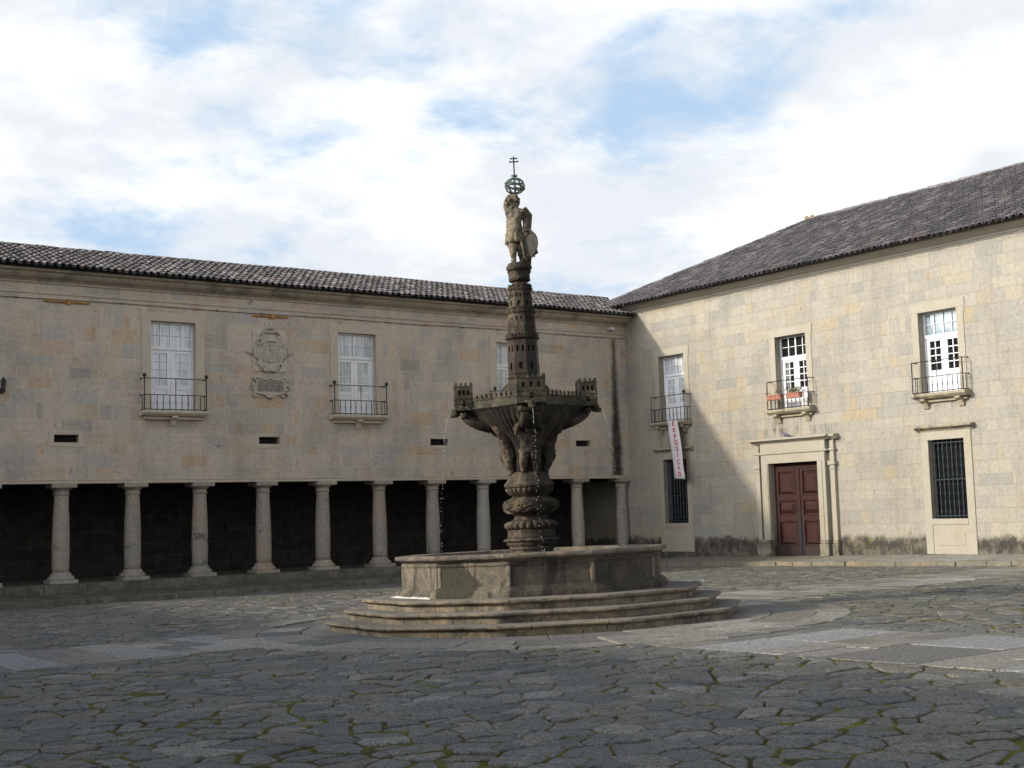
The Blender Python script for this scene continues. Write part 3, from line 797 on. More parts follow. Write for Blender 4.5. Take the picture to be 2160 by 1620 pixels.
def surround(parent, mp, c, w, z0, z1, t, mat, ear=.05, pr=.025):
    b = MB()
    b.box((c - w - t, -.02, z0), (c - w, pr, z1), mp); b.box((c + w, -.02, z0), (c + w + t, pr, z1), mp)
    b.box((c - w - t - ear, -.02, z1), (c + w + t + ear, pr + .004, z1 + .27), mp)
    b.box((c - w - t - ear, -.02, z1 - .12), (c - w - t - .002, pr, z1 - .002), mp); b.box((c + w + t + .002, -.02, z1 - .12), (c + w + t + ear, pr, z1 - .002), mp)
    return b.build('surround', mat, parent, bevel=.006)
def make_balcony(parent, mp, u0, u1, zt, p, stone_m, balls=(True, True), rail_top=.95, mid=.46, nb=10, hooks=False, corbels=2):
    b = MB(); th = .155
    b.loft([[(u0, d, z) for d, z in q] for q in ()]) if False else None
    prof = [(0, zt - th), (p - .10, zt - th), (p - .07, zt - th + .03), (p - .03, zt - th + .05), (p, zt - th + .085), (p, zt), (0, zt)]
    b.loft([[(u, d, z) for d, z in prof] for u in (u0, u1)], mp=mp)
    zb = zt - th
    b.box((u0 + .12, -.01, zb - .10), (u1 - .12, .10, zb - .002), mp)
    if corbels:
        for uc in ((u0 + .32, u1 - .32) if corbels == 2 else ((u0 + u1) / 2,)):
            pr = [(0, zb - .30), (.05, zb - .28), (.09, zb - .2), (.14, zb - .12), (p - .06, zb - .06), (p - .06, zb - .003), (0, zb - .003)]
            b.loft([[(u, d, z) for d, z in pr] for u in (uc - .09, uc + .09)], mp=mp)
    slab = b.build('balcony', stone_m, parent, bevel=.008)
    r = MB(); q = p - .045; e0, e1 = u0 + .06, u1 - .06; zr = zt + rail_top; zm = zt + mid
    bar = .0125
    for z in (zt + .03, zm):
        for A, B_ in (((e0, q), (e1, q)), ((e0, .0), (e0, q)), ((e1, .0), (e1, q))):
            r.tube([(A[0], A[1], z), (B_[0], B_[1], z)], .013, 4, mp)
    r.tube([(e0, 0, zr), (e0, q, zr), (e1, q, zr), (e1, 0, zr)], .013, 4, mp)
    for e in (e0, e1):
        r.sphere((e, .0, zr), .03, 6, 4, mp=mp); r.sphere((e, .0, zm), .03, 6, 4, mp=mp)
    for k in range(nb + 1):
        u = e0 + (e1 - e0) * k / nb; full = k in (0, nb, nb // 2)
        r.tube([(u, q, zt), (u, q, zr if full else zm)], .018 if k in (0, nb) else bar, 5, mp)
        for zz in ((zt + mid * .5,) if not full else (zt + mid * .5, zt + mid + .24)):
            r.sphere((u, q, zz), .026, 6, 4, mp=mp)
    for e in (e0, e1):
        for dd in (q * .5,): r.tube([(e, dd, zt), (e, dd, zm)], bar, 5, mp)
    rl = r.build('railing', M['iron'], slab)
    for e, on in zip((e0, e1), balls):
        if on:
            k = MB(); k.sphere((e, q, zr + .085), .062, 10, 7, mp=mp); k.tube([(e, q, zr), (e, q, zr + .04)], .016, 6, mp); k.build('ball_finial', M['iron'], slab, smooth=True)
    return slab
w0 = make_window(AW, ML, WINX[0], WW, WZ0, WZ1, M['glass_curtain'])
surround(w0, ML, WINX[0], WW, WZ0 - .01, WZ1, .28, M['trimL'])
bal0 = make_balcony(AW, ML, -18.84, -16.80, 5.055, .34, M['trimL'], corbels=1)
for c in WINX[1:]:
    dup(w0, (c - WINX[0], 0, 0), AW); dup(bal0, (c - WINX[0], 0, 0), AW)
# vents
def make_vent(c):
    v = MB(); v.box((c - .345, .04, 4.10), (c + .345, .24, 4.32), lambda u, d, z: (u, d, z)); 
    v = MB(); v.add([(c - .345, -.28, 4.1), (c + .345, -.28, 4.1), (c + .345, -.28, 4.32), (c - .345, -.28, 4.32)], [(0, 1, 2, 3)], ML)
    o = v.build('vent', M['void'], AW)
    s = MB()
    for q in ((c - .49, c - .345, 3.975, 4.435), (c + .345, c + .49, 3.975, 4.435), (c - .344, c + .344, 3.975, 4.10), (c - .344, c + .344, 4.32, 4.435)):
        s.box((q[0], -.02, q[2]), (q[1], .018, q[3]), ML)
    s.build('surround', M['trimL'], o, bevel=.004)
    g = MB()
    for k in range(7): g.tube([(c - .30 + k * .1, -.10, 4.1), (c - .30 + k * .1, -.10, 4.32)], .008, 4, ML)
    g.tube([(c - .345, -.10, 4.21), (c + .345, -.10, 4.21)], .008, 4, ML)
    g.build('grille', M['iron'], o)
for c in VENTX: make_vent(c)
# tie bars
for (xa, xb, z) in ((-21.62, -20.32, 8.14), (-15.24, -14.0, 8.125)):
    b = MB(); xm = (xa + xb) / 2 + .05
    b.tube([(xa, -.06, z), (xb, -.06, z)], .030, 6); b.box((xm - .05, -.10, z - .07), (xm + .05, -.0, z + .07))
    o = b.build('tie_bar', M['ochre'], AW, bevel=.004); o['label'] = 'rusty ochre iron tie bar'
# ---- coat of arms: relief carved on pale panel
CA = (-14.645, 0)
def blob(mb, pts, d0, d1, mp=ML, inset_=.82):
    """raised ornament: outline at the wall, smaller outline at its face"""
    cu = sum(p[0] for p in pts) / len(pts); cz = sum(p[1] for p in pts) / len(pts)
    sm = lambda k: [(cu + (p[0] - cu) * k, cz + (p[1] - cz) * k) for p in pts]
    dm = d0 + (d1 - d0) * .65
    mb.loft([[(p[0], d0, p[1]) for p in pts], [(p[0], dm, p[1]) for p in pts], [(p[0], d1, p[1]) for p in sm(inset_)]], mp=mp)
def strip(mb, pts, r, d, mp=ML):
    mb.tube([(p[0], d, p[1]) for p in pts], r, 7, mp)
b = MB(); b.box((-15.215, -.01, 6.37), (-14.075, .035, 7.69), ML); b.box((-14.80, -.01, 7.692), (-14.49, .035, 7.97), ML)
arms = b.build('coat_of_arms', stone('pale_arms_panel', (.52, .465, .39), (.46, .41, .345), (.38, .335, .28), sc=2.5, bump=.3, bd=.01), AW, bevel=.006)
c0 = CA[0]
b = MB()
el = lambda cu, cz, a, c, n=22, p0=0: [(cu + a * cos(2 * pi * k / n + p0), cz + c * sin(2 * pi * k / n + p0)) for k in range(n)]
blob(b, el(c0, 6.98, .50, .56), .03, .10, inset_=.93)
b.build('escutcheon_ground', M['arms'], arms, smooth=False)
b = MB()
sh = [(c0 - .17, 7.12), (c0 + .17, 7.12), (c0 + .17, 6.78), (c0 + .12, 6.68), (c0, 6.63), (c0 - .12, 6.68), (c0 - .17, 6.78)]
blob(b, sh, .09, .15, inset_=.92)
for k in range(4): b.box((c0 - .11, .15, 6.76 + k * .09), (c0 + .11, .162, 6.80 + k * .09), ML)
b.build('shield', M['arms'], arms, bevel=.004)
b = MB()
for s in (-1, 1):
    X = lambda k: c0 + s * k
    strip(b, [(X(.30), 7.52), (X(.22), 7.62), (X(.08), 7.63), (X(.0), 7.57)], [.03, .05, .045, .03], .10)
    strip(b, [(X(.25), 7.50), (X(.33), 7.36), (X(.44), 7.26), (X(.42), 7.15)], [.035, .055, .06, .03], .09)
    strip(b, [(X(.47), 7.14), (X(.53), 6.98), (X(.50), 6.84), (X(.42), 6.74)], [.04, .06, .06, .03], .08)
    strip(b, [(X(.46), 6.66), (X(.36), 6.58), (X(.27), 6.50), (X(.30), 6.42)], [.04, .06, .06, .03], .08)
    strip(b, [(X(.24), 6.46), (X(.14), 6.40), (X(.0), 6.42)], [.06, .07, .05], .09)
    strip(b, [(X(.14), 7.20), (X(.26), 7.22), (X(.34), 7.16), (X(.30), 7.08), (X(.32), 6.9), (X(.24), 6.66)], [.02, .035, .04, .03, .045, .03], .10)
    for k in range(5): b.sphere((X(.28 - .01 * k), .10, 7.04 - k * .085), .030, 8, 5, mp=ML)
    blob(b, [(X(.56), 7.13), (X(.82), 6.97), (X(.60), 6.86)], .0, .10, inset_=.6)
b.build('strapwork', M['arms'], arms, smooth=True)
b = MB()
hat = [(c0 - .19, 7.30), (c0 + .19, 7.30), (c0 + .17, 7.36), (c0 + .09, 7.42), (c0 + .05, 7.47), (c0 - .05, 7.47), (c0 - .09, 7.42), (c0 - .17, 7.36)]
blob(b, hat, .06, .17, inset_=.8)
b.box((c0 - .012, .10, 7.16), (c0 + .012, .135, 7.29), ML); b.box((c0 - .07, .10, 7.235), (c0 + .07, .134, 7.255), ML); b.box((c0 - .05, .10, 7.195), (c0 + .05, .134, 7.21), ML)
b.build('prelate_hat', M['arms'], arms)
b = MB(); blob(b, [(c0 - .13, 7.70), (c0 + .13, 7.70), (c0 + .0, 7.93)], .03, .14, inset_=.35); b.build('obelisk_finial', M['arms'], arms)
b = MB()
pl = [(c0 - .56, 6.16), (c0 - .40, 6.13), (c0 - .1, 6.16), (c0 + .1, 6.16), (c0 + .40, 6.13), (c0 + .56, 6.16), (c0 + .58, 5.90), (c0 + .54, 5.66), (c0 + .38, 5.68), (c0 + .12, 5.60), (c0, 5.55), (c0 - .12, 5.60), (c0 - .38, 5.68), (c0 - .54, 5.66), (c0 - .58, 5.90)]
blob(b, pl, .0, .07, inset_=.95)
plq = b.build('plaque', M['arms'], AW, bevel=.004)
b = MB(); b.box((c0 - .44, .075, 5.74), (c0 + .44, .083, 6.07), ML)
b.build('inscription_field', stone('worn_plaque_field', (.20, .18, .15), (.26, .235, .2), sc=4, streak=(.13, .115, .1), bump=.6, bd=.008), plq)
b = MB()
for s in (-1, 1):
    X = lambda k: c0 + s * k
    strip(b, [(X(.0), 6.17), (X(.14), 6.11), (X(.34), 6.13), (X(.46), 6.19), (X(.58), 6.14), (X(.56), 6.04)], [.045, .03, .03, .04, .05, .025], .08)
    strip(b, [(X(.50), 6.06), (X(.54), 5.96), (X(.62), 5.92), (X(.62), 5.82), (X(.53), 5.78), (X(.52), 5.70), (X(.58), 5.63), (X(.48), 5.57), (X(.38), 5.61)], [.025, .03, .055, .055, .03, .03, .045, .05, .03], .07)
    strip(b, [(X(.44), 5.68), (X(.2), 5.66), (X(.12), 5.60), (X(.0), 5.56)], [.03, .03, .05, .08], .07)
b.sphere((c0, .09, 5.62), .07, 8, 6, mp=ML)
b.build('scroll_frame', M['arms'], plq, smooth=True)

# ------------------------------------------------------------------ right wing
RW = thing('stone_wing', 'tall cream ashlar wing with a panelled portal and hipped roof', 'building', (5, -12, .15))
RC = (2.53, 8.31, 14.06)                      # u = -y of window centres
GWN = (2.535, 14.115)
b = MB()
dh = (7.23, 9.36, -.6, 3.115)
holes = [(c - .665, c + .665, 4.87, 7.285) for c in RC] + [(c - .61, c + .61, 1.22, 3.51) for c in GWN] + [dh]
holewall(b, -3.6, 30, -.6, 9.36, holes, .34, MR)
b.box((.36, -30, -.6), (11.4, 1.3, 9.36))
b.build('wall', M['wallR'], RW)
b = MB()
prof = [(.0, 9.06), (.03, 9.06), (.045, 9.10), (.09, 9.12), (.10, 9.17), (.18, 9.20), (.27, 9.25), (.31, 9.29), (.42, 9.30), (.43, 9.345), (0, 9.35)]
u = -.1
while u < 30:
    l = rng.uniform(1.2, 2.2)
    b.loft([[(uu, d, z) for d, z in prof] for uu in (u + .003, u + l - .003)], mp=MR); u += l
b.build('cornice', M['trimR'], RW)
slR = Vector((6.25, 0, 3.125)).normalized()
def keepR(P):      # hip at 45 degrees in plan
    return P.y < 1.85 - (P.x + .55) + .02
oR = Vector((-.57, -27.0, 9.375))
roofR = tile_roof(oR, Vector((0, 1, 0)), slR, int(28.9 / .215), 20, .215, .352, M['tileR'], RW, keepR)
b = MB()
E0, RX, RZ = (-.55, 9.36), 5.7, 12.485
b.add([(-.55, -27, 9.36), (-.55, 1.85, 9.36), (5.7, -4.4, 12.485), (5.7, -27, 12.485), (11.95, 1.85, 9.36), (11.95, -27, 9.36)], [(0, 1, 2, 3), (1, 4, 2), (2, 4, 5, 3)])
b.add([(-.70, -27, 9.352), (-.70, 1.85, 9.352), (11.95, 1.85, 9.352), (11.95, -27, 9.352)], [(0, 1, 2, 3)])
b.build('roof_bed', M['tilebed'], roofR)
ridge(roofR, (5.7, -4.4, 12.50), (5.7, -27, 12.50), .12, M['tileR'])
ridge(roofR, (-.5, 1.80, 9.40), (5.7, -4.4, 12.50), .11, M['tileR'], name='hip')
b = MB()
for k in range(9): b.sphere((5.7 + rng.gauss(0, .03), -4.55 + k * .04, 12.60 + rng.uniform(-.02, .04)), rng.uniform(.05, .08), 6, 4)
b.build('lichen_clump', stone('ochre_lichen', (.30, .19, .06), (.17, .12, .05), sc=9), roofR)
gls = [(M['glass_curtain'], M['glass_curtain'], None), (M['glass_dark'], M['glass_dark'], M['glass_grey']), (M['glass_dark'], M['glass_sky'], M['glass_dark'])]
for c, (g1, g2, g3) in zip(RC, gls):
    w_ = make_window(RW, MR, c, .665, 4.87, 7.285, g1, rec=.26, gtop=g2, gleft=g3)
    surround(w_, MR, c, .665, 4.86, 7.285, .24, M['trimR'], ear=.05, pr=.02)
make_balcony(RW, MR, 1.62, 3.50, 4.865, .33, M['slabR'], (False, True), .93, .47, 9)
make_balcony(RW, MR, 7.40, 9.29, 4.865, .33, M['slabR'], (False, False), .93, .47, 10)
make_balcony(RW, MR, 13.22, 15.08, 4.865, .33, M['slabR'], (False, False), .93, .47, 10)
# grilled ground-floor windows
def grille_window(c):
    b = MB(); b.box((c - .61, -.34, 1.22), (c + .61, -.30, 3.51), MR)
    w_ = b.build('barred_window', M['glass_dark'], RW)
    s = MB()
    s.box((c - .86, -.02, .2), (c - .61, .03, 3.51), MR); s.box((c + .61, -.02, .2), (c + .86, .03, 3.51), MR); s.box((c - .86, -.02, 3.51), (c + .86, .032, 3.765), MR)
    s.box((c - .609, -.30, 1.05), (c + .609, .036, 1.22), MR); s.box((c - .609, -.02, .2), (c + .609, .012, 1.05), MR); s.box((c - .50, .011, .45), (c + .48, .024, .80), MR)
    s.build('surround', M['trimR'], w_, bevel=.006)
    h = MB(); hp = [(0, 3.767), (.05, 3.767), (.07, 3.80), (.13, 3.825), (.15, 3.85), (.22, 3.86), (.225, 3.905), (.2, 3.925), (0, 3.94)]
    h.loft([[(u, d, z) for d, z in hp] for u in (c - .98, c + 1.0)], mp=MR); h.build('hood_cornice', M['slabR'], w_)
    g = MB(); n = 8
    for k in range(n):
        u = c - .61 + 1.22 * (k + .5) / n
        pr = []; z = 1.22
        while z < 3.5:
            pr += [(z, .017), (z + .16, .024), (z + .19, .034), (z + .22, .024)]; z += .262
        g.tube([(u, -.13, min(zz, 3.51)) for zz, r_ in pr], [r_ for zz, r_ in pr], 7, MR)
    for zz in (1.30, 2.35, 3.42): g.box((c - .61, -.14, zz - .012), (c + .61, -.12, zz + .012), MR)
    g.build('grille', M['iron_blue'], w_, smooth=False)
for c in GWN: grille_window(c)
# portal
b = MB()
for (a0, a1) in ((6.92, 7.23), (9.36, 9.67)):
    b.box((a0, -.02, .62), (a1, .17, 3.115), MR)
    b.box((a0 + .03 * (a0 < 8) , .169, .62), (a1 - .12 + .09 * (a0 < 8), .19, 3.115), MR)
b.box((6.92, -.02, 3.115), (9.67, .17, 3.42), MR)
b.box((6.80, -.02, 3.42), (9.80, .215, 3.455), MR); b.box((6.83, -.02, 3.455), (9.77, .20, 3.49), MR)
b.box((6.90, -.02, 3.49), (9.70, .175, 3.78), MR)
hp = [(0, 3.782), (.20, 3.782), (.22, 3.81), (.29, 3.83), (.31, 3.86), (.37, 3.865), (.375, 3.915), (.34, 3.935), (0, 3.95)]
b.loft([[(u, d, z) for d, z in hp] for u in (6.58, 9.92)], mp=MR)
por = b.build('portal', M['trimR'], RW, bevel=.006)
for (a0, a1) in ((6.60, 6.78), (9.82, 10.0)):
    b = MB()
    b.box((a0, -.02, .62), (a1, .11, 2.84), MR); b.box((a0 - .03, -.02, 2.84), (a1 + .03, .135, 2.88), MR); b.box((a0, -.02, 2.88), (a1, .115, 2.97), MR)
    b.box((a0 - .05, -.02, 2.97), (a1 + .05, .16, 3.10), MR); b.box((a0 + .01, -.02, 3.10), (a1 - .01, .10, 3.78), MR); b.box((a0 - .05, -.02, 3.43), (a1 + .04, .14, 3.48), MR)
    hq = [(d * .72, z) for d, z in hp]; b.loft([[(u, d, z) for d, z in hq] for u in (a0 - .07 if a0 > 8 else a0 - .16, a1 + .15 if a0 > 8 else a1 + .06)], mp=MR) if a0 > 8 else None
    b.build('pilaster', M['trimR'], por, bevel=.005)
for (a0, a1, d) in ((6.84, 7.235, .24), (9.355, 9.72, .24), (6.56, 6.80, .15), (9.79, 10.03, .15)):
    b = MB(); b.box((a0, -.02, .0), (a1, d, .50), MR); b.box((a0 + .015, -.02, .50), (a1 - .015, d - .02, .619), MR)
    b.build('plinth', M['plinth'], por, bevel=.02, seg=2)
MRD = lambda u, d, z: MR(u, d + .16, z)
# door
D0 = MB(); D0.box((7.23, -.36, .06), (9.36, -.335, 3.115), MRD); D0.box((7.23, -.335, 2.93), (9.36, -.27, 3.115), MRD); D0.box((7.23, -.335, .02), (9.36, -.1, .10), MRD)
dr = D0.build('door', M['door'], RW, bevel=.004)
for s in (0, 1):
    u0 = 7.24 + s * 1.058; u1 = u0 + 1.052; L = MB()
    L.box((u0, -.334, .11), (u1, -.30, 2.925), MRD)
    rails = [(.11, .40), (1.25, 1.40), (1.92, 2.04), (2.87, 2.925)]
    for z0, z1 in rails: L.box((u0 + .135, -.30, z0), (u1 - .135, -.265, z1), MRD)
    L.box((u0, -.30, .11), (u0 + .135, -.262, 2.925), MRD); L.box((u1 - .135, -.30, .11), (u1, -.262, 2.925), MRD)
    for z0, z1 in ((.40, 1.25), (1.40, 1.92), (2.04, 2.87)):
        a, c = u0 + .135, u1 - .135
        for q in ((a, a + .04, z0, z1), (c - .04, c, z0, z1), (a + .04, c - .04, z0, z0 + .04), (a + .04, c - .04, z1 - .04, z1)):
            L.box((q[0], -.30, q[2]), (q[1], -.25, q[3]), MRD)
        i = .075; j = .21 if z1 - z0 > .6 else .17; hh = .14 if z1 - z0 > .6 else .19
        o4 = lambda m, n, d: [(a + m, d, z0 + n), (c - m, d, z0 + n), (c - m, d, z1 - n), (a + m, d, z1 - n)]
        L.loft([o4(i, i, -.30), o4(i, i, -.285), o4(j, hh, -.215)], mp=MRD)
    if s == 0: L.box((u1 - .05, -.262, .12), (u1 + .05, -.235, 2.92), MRD)
    lf = L.build('leaf', M['door'], dr, bevel=.004)
    k = MB(); un = u1 - .09 if s == 0 else u0 + .09
    k.sphere((un, -.235, 1.62), .028, 8, 6, mp=MRD); k.box((un - .02, -.262, 1.38), (un + .02, -.255, 1.5), MRD); k.build('handle', M['iron'], dr)

# west wing outside the picture on the left: it shades the front of the court
WX = -43.95
WWg = thing('west_wing', 'plain stone wing closing the court on the left', 'building', (-47, -25, 0))
b = MB(); b.box((-53, -58, -.8), (WX + .4, 14, 9.0)); b.build('wall', M['wallL'], WWg)
b = MB(); b.loft([[(WX, y, 9.05), (WX, y, 9.2), (-48.3, y, 11.0), (-53.4, y, 9.2), (-53.4, y, 9.05)] for y in (-58.4, 14.4)]); b.build('roof', M['tileL'], WWg)

# ------------------------------------------------------------------ wall fittings
b = MB()
b.tube([(x, -.035, 8.195 + .012 * sin(x * .9) + (.02 if -9 < x < -4 else 0)) for x in [-30 + .5 * k for k in range(60)]] + [(-.05, -.035, 8.19)], .0085, 5)
for k in range(19): b.box((-28.4 + k * 1.5, -.05, 8.18), (-28.37 + k * 1.5, 0, 8.215))
tag(b.build('wall_cable', M['cable']), 'thin black cable running along the wall below the cornice', 'cable')
lm = thing('wall_lamp', 'dark narrow lantern on the stone wall at the left edge', 'lamp', (-22.75, 0, 5.65))
b = MB(); b.lathe([(.03, 5.46), (.06, 5.48), (.065, 5.50), (.05, 5.52), (.075, 5.78), (.085, 5.79), (.03, 5.85), (.012, 5.88)], 8, (-22.75, -.20)); b.build('lantern_body', M['iron'], lm)
b = MB(); b.tube([(-22.75, -.0, 5.52), (-22.75, -.09, 5.50), (-22.75, -.17, 5.49)], .015, 6); b.box((-22.80, -.02, 5.44), (-22.70, 0, 5.60)); b.build('bracket', M['iron'], lm)
cc = thing('security_camera', 'small pale security camera on the wall in the inner corner', 'camera', (-.75, 0, 8.52))
b = MB(); b.box((-.90, -.30, 8.47), (-.80, -.06, 8.55)); b.box((-.92, -.33, 8.55), (-.78, -.05, 8.565)); b.build('housing', M['white_plastic'], cc, bevel=.01)
b = MB(); b.tube([(-.85, -.13, 8.47), (-.80, -.05, 8.44), (-.74, 0, 8.46)], .014, 6); b.tube([(-.72, -.02, 8.46), (-.66, -.03, 8.60), (-.50, -.03, 8.63)], .010, 5); b.build('bracket', M['iron'], cc)
b = MB(); b.box((-.70, -.16, 8.48), (-.60, -.02, 8.58)); b.build('floodlight_head', M['white_plastic'], cc, bevel=.012)

# banner
bn = MB(); nu, nv = 5, 22
def ban(s, t):       # s across 0..1, t down 0..1
    y = -(2.63 + .29 * t ** 1.1) - s * (.53 + .03 * t); z = 4.885 - 2.10 * t - .02 * s
    x = -.365 - .02 * sin(7 * t + 2 * s) - .03 * t
    return (x, y, z)
for i in range(nv):
    for j in range(nu):
        a = [(j / nu, i / nv), ((j + 1) / nu, i / nv), ((j + 1) / nu, (i + 1) / nv), (j / nu, (i + 1) / nv)]
        bn.add([ban(*q) for q in a], [(0, 1, 2, 3)])
bo = bn.build('banner', M['banner'], smooth=True, merge=True)
so = bo.modifiers.new('thick', 'SOLIDIFY'); so.thickness = .004; so.offset = 0
tag(bo, 'narrow white cloth banner with red letters hanging below the left balcony', 'banner')
dg = None; lt = MB()
for k, ch in enumerate('EXPOSIÇÃO'):
    cu = bpy.data.curves.new('letter', 'FONT'); cu.body = ch; cu.size = .215; cu.align_x = 'CENTER'; cu.extrude = 0; cu.offset = .010 if ch != 'Ã' else .0045
    to = bpy.data.objects.new('letter', cu); COL.objects.link(to)
    bpy.context.view_layer.update(); dg = bpy.context.evaluated_depsgraph_get()
    me = to.evaluated_get(dg).to_mesh(); 
    t = .065 + k * .1075
    vs = [v.co.copy() for v in me.vertices]; fs = [tuple(p.vertices) for p in me.polygons]
    out = []
    for v in vs:
        s_ = .55 + v.x / .56; tt = t - (v.y - .055) / 2.10
        q = ban(s_, tt); out.append((q[0] - .006, q[1], q[2]))
    lt.add(out, fs); to.evaluated_get(dg).to_mesh_clear(); bpy.data.objects.remove(to); bpy.data.curves.remove(cu)
lt.build('lettering', M['red'], bo)

# planters on the middle balcony
def planter(y0, y1, label, plants):
    t = thing('planter', label, 'planter', (-.36, (y0 + y1) / 2, 5.15), 'planters on the balcony railing')
    b = MB(); zt, zb = 5.345, 5.17
    o = lambda e, z: [(-.50 + e, y1 - e * .8, z), (-.30 - e, y1 - e * .8, z), (-.30 - e, y0 + e * .8, z), (-.50 + e, y0 + e * .8, z)]
    b.loft([o(.03, zb), o(.012, zt - .04), o(-.004, zt - .04), o(-.004, zt), o(.014, zt), o(.02, zt - .03)])
    b.build('trough', M['terracotta'], t, bevel=.006)
    l = MB(); f = MB()
    for k in range(plants):
        px, py = U(-.48, -.32), U(min(y0, y1) + .04, max(y0, y1) - .04); hx, hy, hz = random.gauss(0, .10), random.gauss(0, .10), U(.04, .22)
        l.tube([(px, py, zt - .04), (px + hx * .5, py + hy * .5, zt + hz * .7), (px + hx, py + hy, zt + hz)], .006, 4)
        for q in range(5):
            a = U(0, 6.28); s = U(.02, .045); e = U(.4, 1); c = (px + hx * e, py + hy * e, zt + hz * e)
            (f if R() < .25 else l).add([c, (c[0] + cos(a) * s, c[1] + sin(a) * s, c[2] + U(-.01, .03)), (c[0] + cos(a + .8) * s * 1.3, c[1] + sin(a + .8) * s * 1.3, c[2] + U(0, .03)), (c[0] + cos(a + 1.6) * s, c[1] + sin(a + 1.6) * s, c[2] + U(-.02, .02))], [(0, 1, 2, 3)])
    if plants: l.build('foliage', M['leaf'], t)
    if f.v: f.build('flowers', M['petal'], t)
planter(-7.62, -8.20, 'nearly empty terracotta planter at the left end of the balcony railing', 4)
planter(-8.47, -9.02, 'terracotta planter with straggly red and green plants on the balcony', 46)

# pigeon on the portal cornice
pg = skin('pigeon', [((-.15, -7.98, 4.045), .055), ((-.15, -8.08, 4.03), .062), ((-.15, -8.19, 4.01), .03), ((-.15, -8.27, 3.985), .016), ((-.15, -7.92, 4.10), .03), ((-.15, -7.905, 4.13), .028), ((-.15, -7.87, 4.125), .008), ((-.135, -8.04, 3.985), .01), ((-.135, -8.03, 3.955), .007), ((-.165, -8.04, 3.985), .01), ((-.165, -8.03, 3.955), .007)],
          [(0, 1), (1, 2), (2, 3), (0, 4), (4, 5), (5, 6), (0, 7), (7, 8), (0, 9), (9, 10)], M['pigeon'], sub=2)
tag(pg, 'small grey pigeon perched on the portal cornice', 'pigeon')

# ------------------------------------------------------------------ fountain
FZ = -.083
FT = thing('fountain', 'tall carved stone fountain with castle-shaped bowl, stepped base and statue on top', 'fountain', (FC[0], FC[1], FZ))
TL = 1.2
nrm = Vector((-.0075 * TL, .0148 * TL, 1)).normalized()
FT.rotation_mode = 'QUATERNION'; FT.rotation_quaternion = Vector((0, 0, 1)).rotation_difference(nrm)
UPS = 1.032
def up(o, k=1): o.scale = (UPS * k, UPS * k, UPS); o.location.z = 1.77 * (1 - UPS); return o
def fb(mb, name, mat, parent=None, **k):
    o = mb.build(name, mat, None, **k); par(o, parent or FT, local=True)
    if parent is None and name not in ('step', 'basin'): up(o, .94 if name in ('castle_bowl', 'bowl_underside', 'console', 'spout') else 1)
    return o
def fp(lat, dep): return (FR.x * lat + FW.x * dep, FR.y * lat + FW.y * dep)      # lateral (right), towards the viewer's side
def fpol(r, a): return fp(r * sin(a), r * cos(a))
EC = .9
STEPA = (-83, -43, -10, 23, 59); BASA = (-79, -42, -10, 24.5, 61)
def deca(Rr, z, ang, ch=.03, e=EC, jit=0):
    A = [radians(a) for a in ang]; A = A + [a + pi for a in A]
    V = [Vector(fp(Rr * sin(a), Rr * e * cos(a))) for a in A]; o = []
    n = len(V)
    for i in range(n):
        p, v, q = V[i - 1], V[i], V[(i + 1) % n]
        for w in (p, q):
            d = (w - v).normalized() * ch
            o.append((v.x + d.x, v.y + d.y, z))
    if not jit: return o
    r_ = random.Random(int(jit * 1000)); r2_ = random.Random(int(z * 9000) + int(Rr * 700)); o2 = []
    for i in range(len(o)):
        a, c = o[i], o[(i + 1) % len(o)]; k = 1 if i % 2 == 0 else 9
        for m in range(k):
            t = m / k; x, y = a[0] + (c[0] - a[0]) * t, a[1] + (c[1] - a[1]) * t; L = hypot(x, y)
            e_ = r_.uniform(-.007, .007) + r2_.uniform(-.004, .004); e_ -= .02 if r_.random() < .05 else 0
            o2.append((x * (L + e_) / L, y * (L + e_) / L, z + r2_.uniform(-.003, .003)))
    return o2
h = .168; zs = 0
for k, Rr in enumerate((3.54, 3.21, 2.90)):
    b = MB(); z0, z1 = k * h, (k + 1) * h
    if k == 0: z0 = -.3
    Rn = (3.2, 2.88, 2.2)[k]
    prof = [(Rr - .10, z0), (Rr - .10, z1 - .082), (Rr - .075, z1 - .076), (Rr - .075, z1 - .066), (Rr - .035, z1 - .062), (Rr - .004, z1 - .045), (Rr, z1 - .028), (Rr - .012, z1 - .008), (Rr - .04, z1)]
    b.loft([deca(r, z, STEPA, jit=k + 1) for r, z in prof] + [deca(Rn - .5, z1 + .004, STEPA, jit=k + 1)], cap0=False)
    fb(b, 'step', M['step'])
zb = 3 * h
b = MB()
prof = [(2.36, zb - .02), (2.36, zb + .055), (2.335, zb + .06), (2.33, zb + .085), (2.27, zb + .13), (2.235, zb + .15), (2.215, zb + .17), (2.205, .985), (2.225, .99), (2.235, 1.015), (2.22, 1.03), (2.22, 1.055)]
b.loft([deca(r, z, BASA, .02) for r, z in prof] + [deca(2.0, 1.055, BASA, .02), deca(2.0, .6, BASA, .02)], cap0=False, cap1=False)
bs = fb(b, 'basin', M['basin'])
b = MB()
prof = [(2.22, 1.057), (2.25, 1.075), (2.29, 1.085), (2.335, 1.105), (2.345, 1.13), (2.34, 1.155), (2.32, 1.17), (2.02, 1.172), (1.97, 1.16), (1.965, .95)]
b.loft([deca(r, z, BASA, .05, jit=7) for r, z in prof], cap0=False, cap1=False)
fb(b, 'rim', M['rim'], bs)
_A = [radians(a) for a in BASA]; _A += [a + pi for a in _A]
_V = [Vector(fp(2.215 * sin(a), 2.215 * EC * cos(a))) for a in _A]
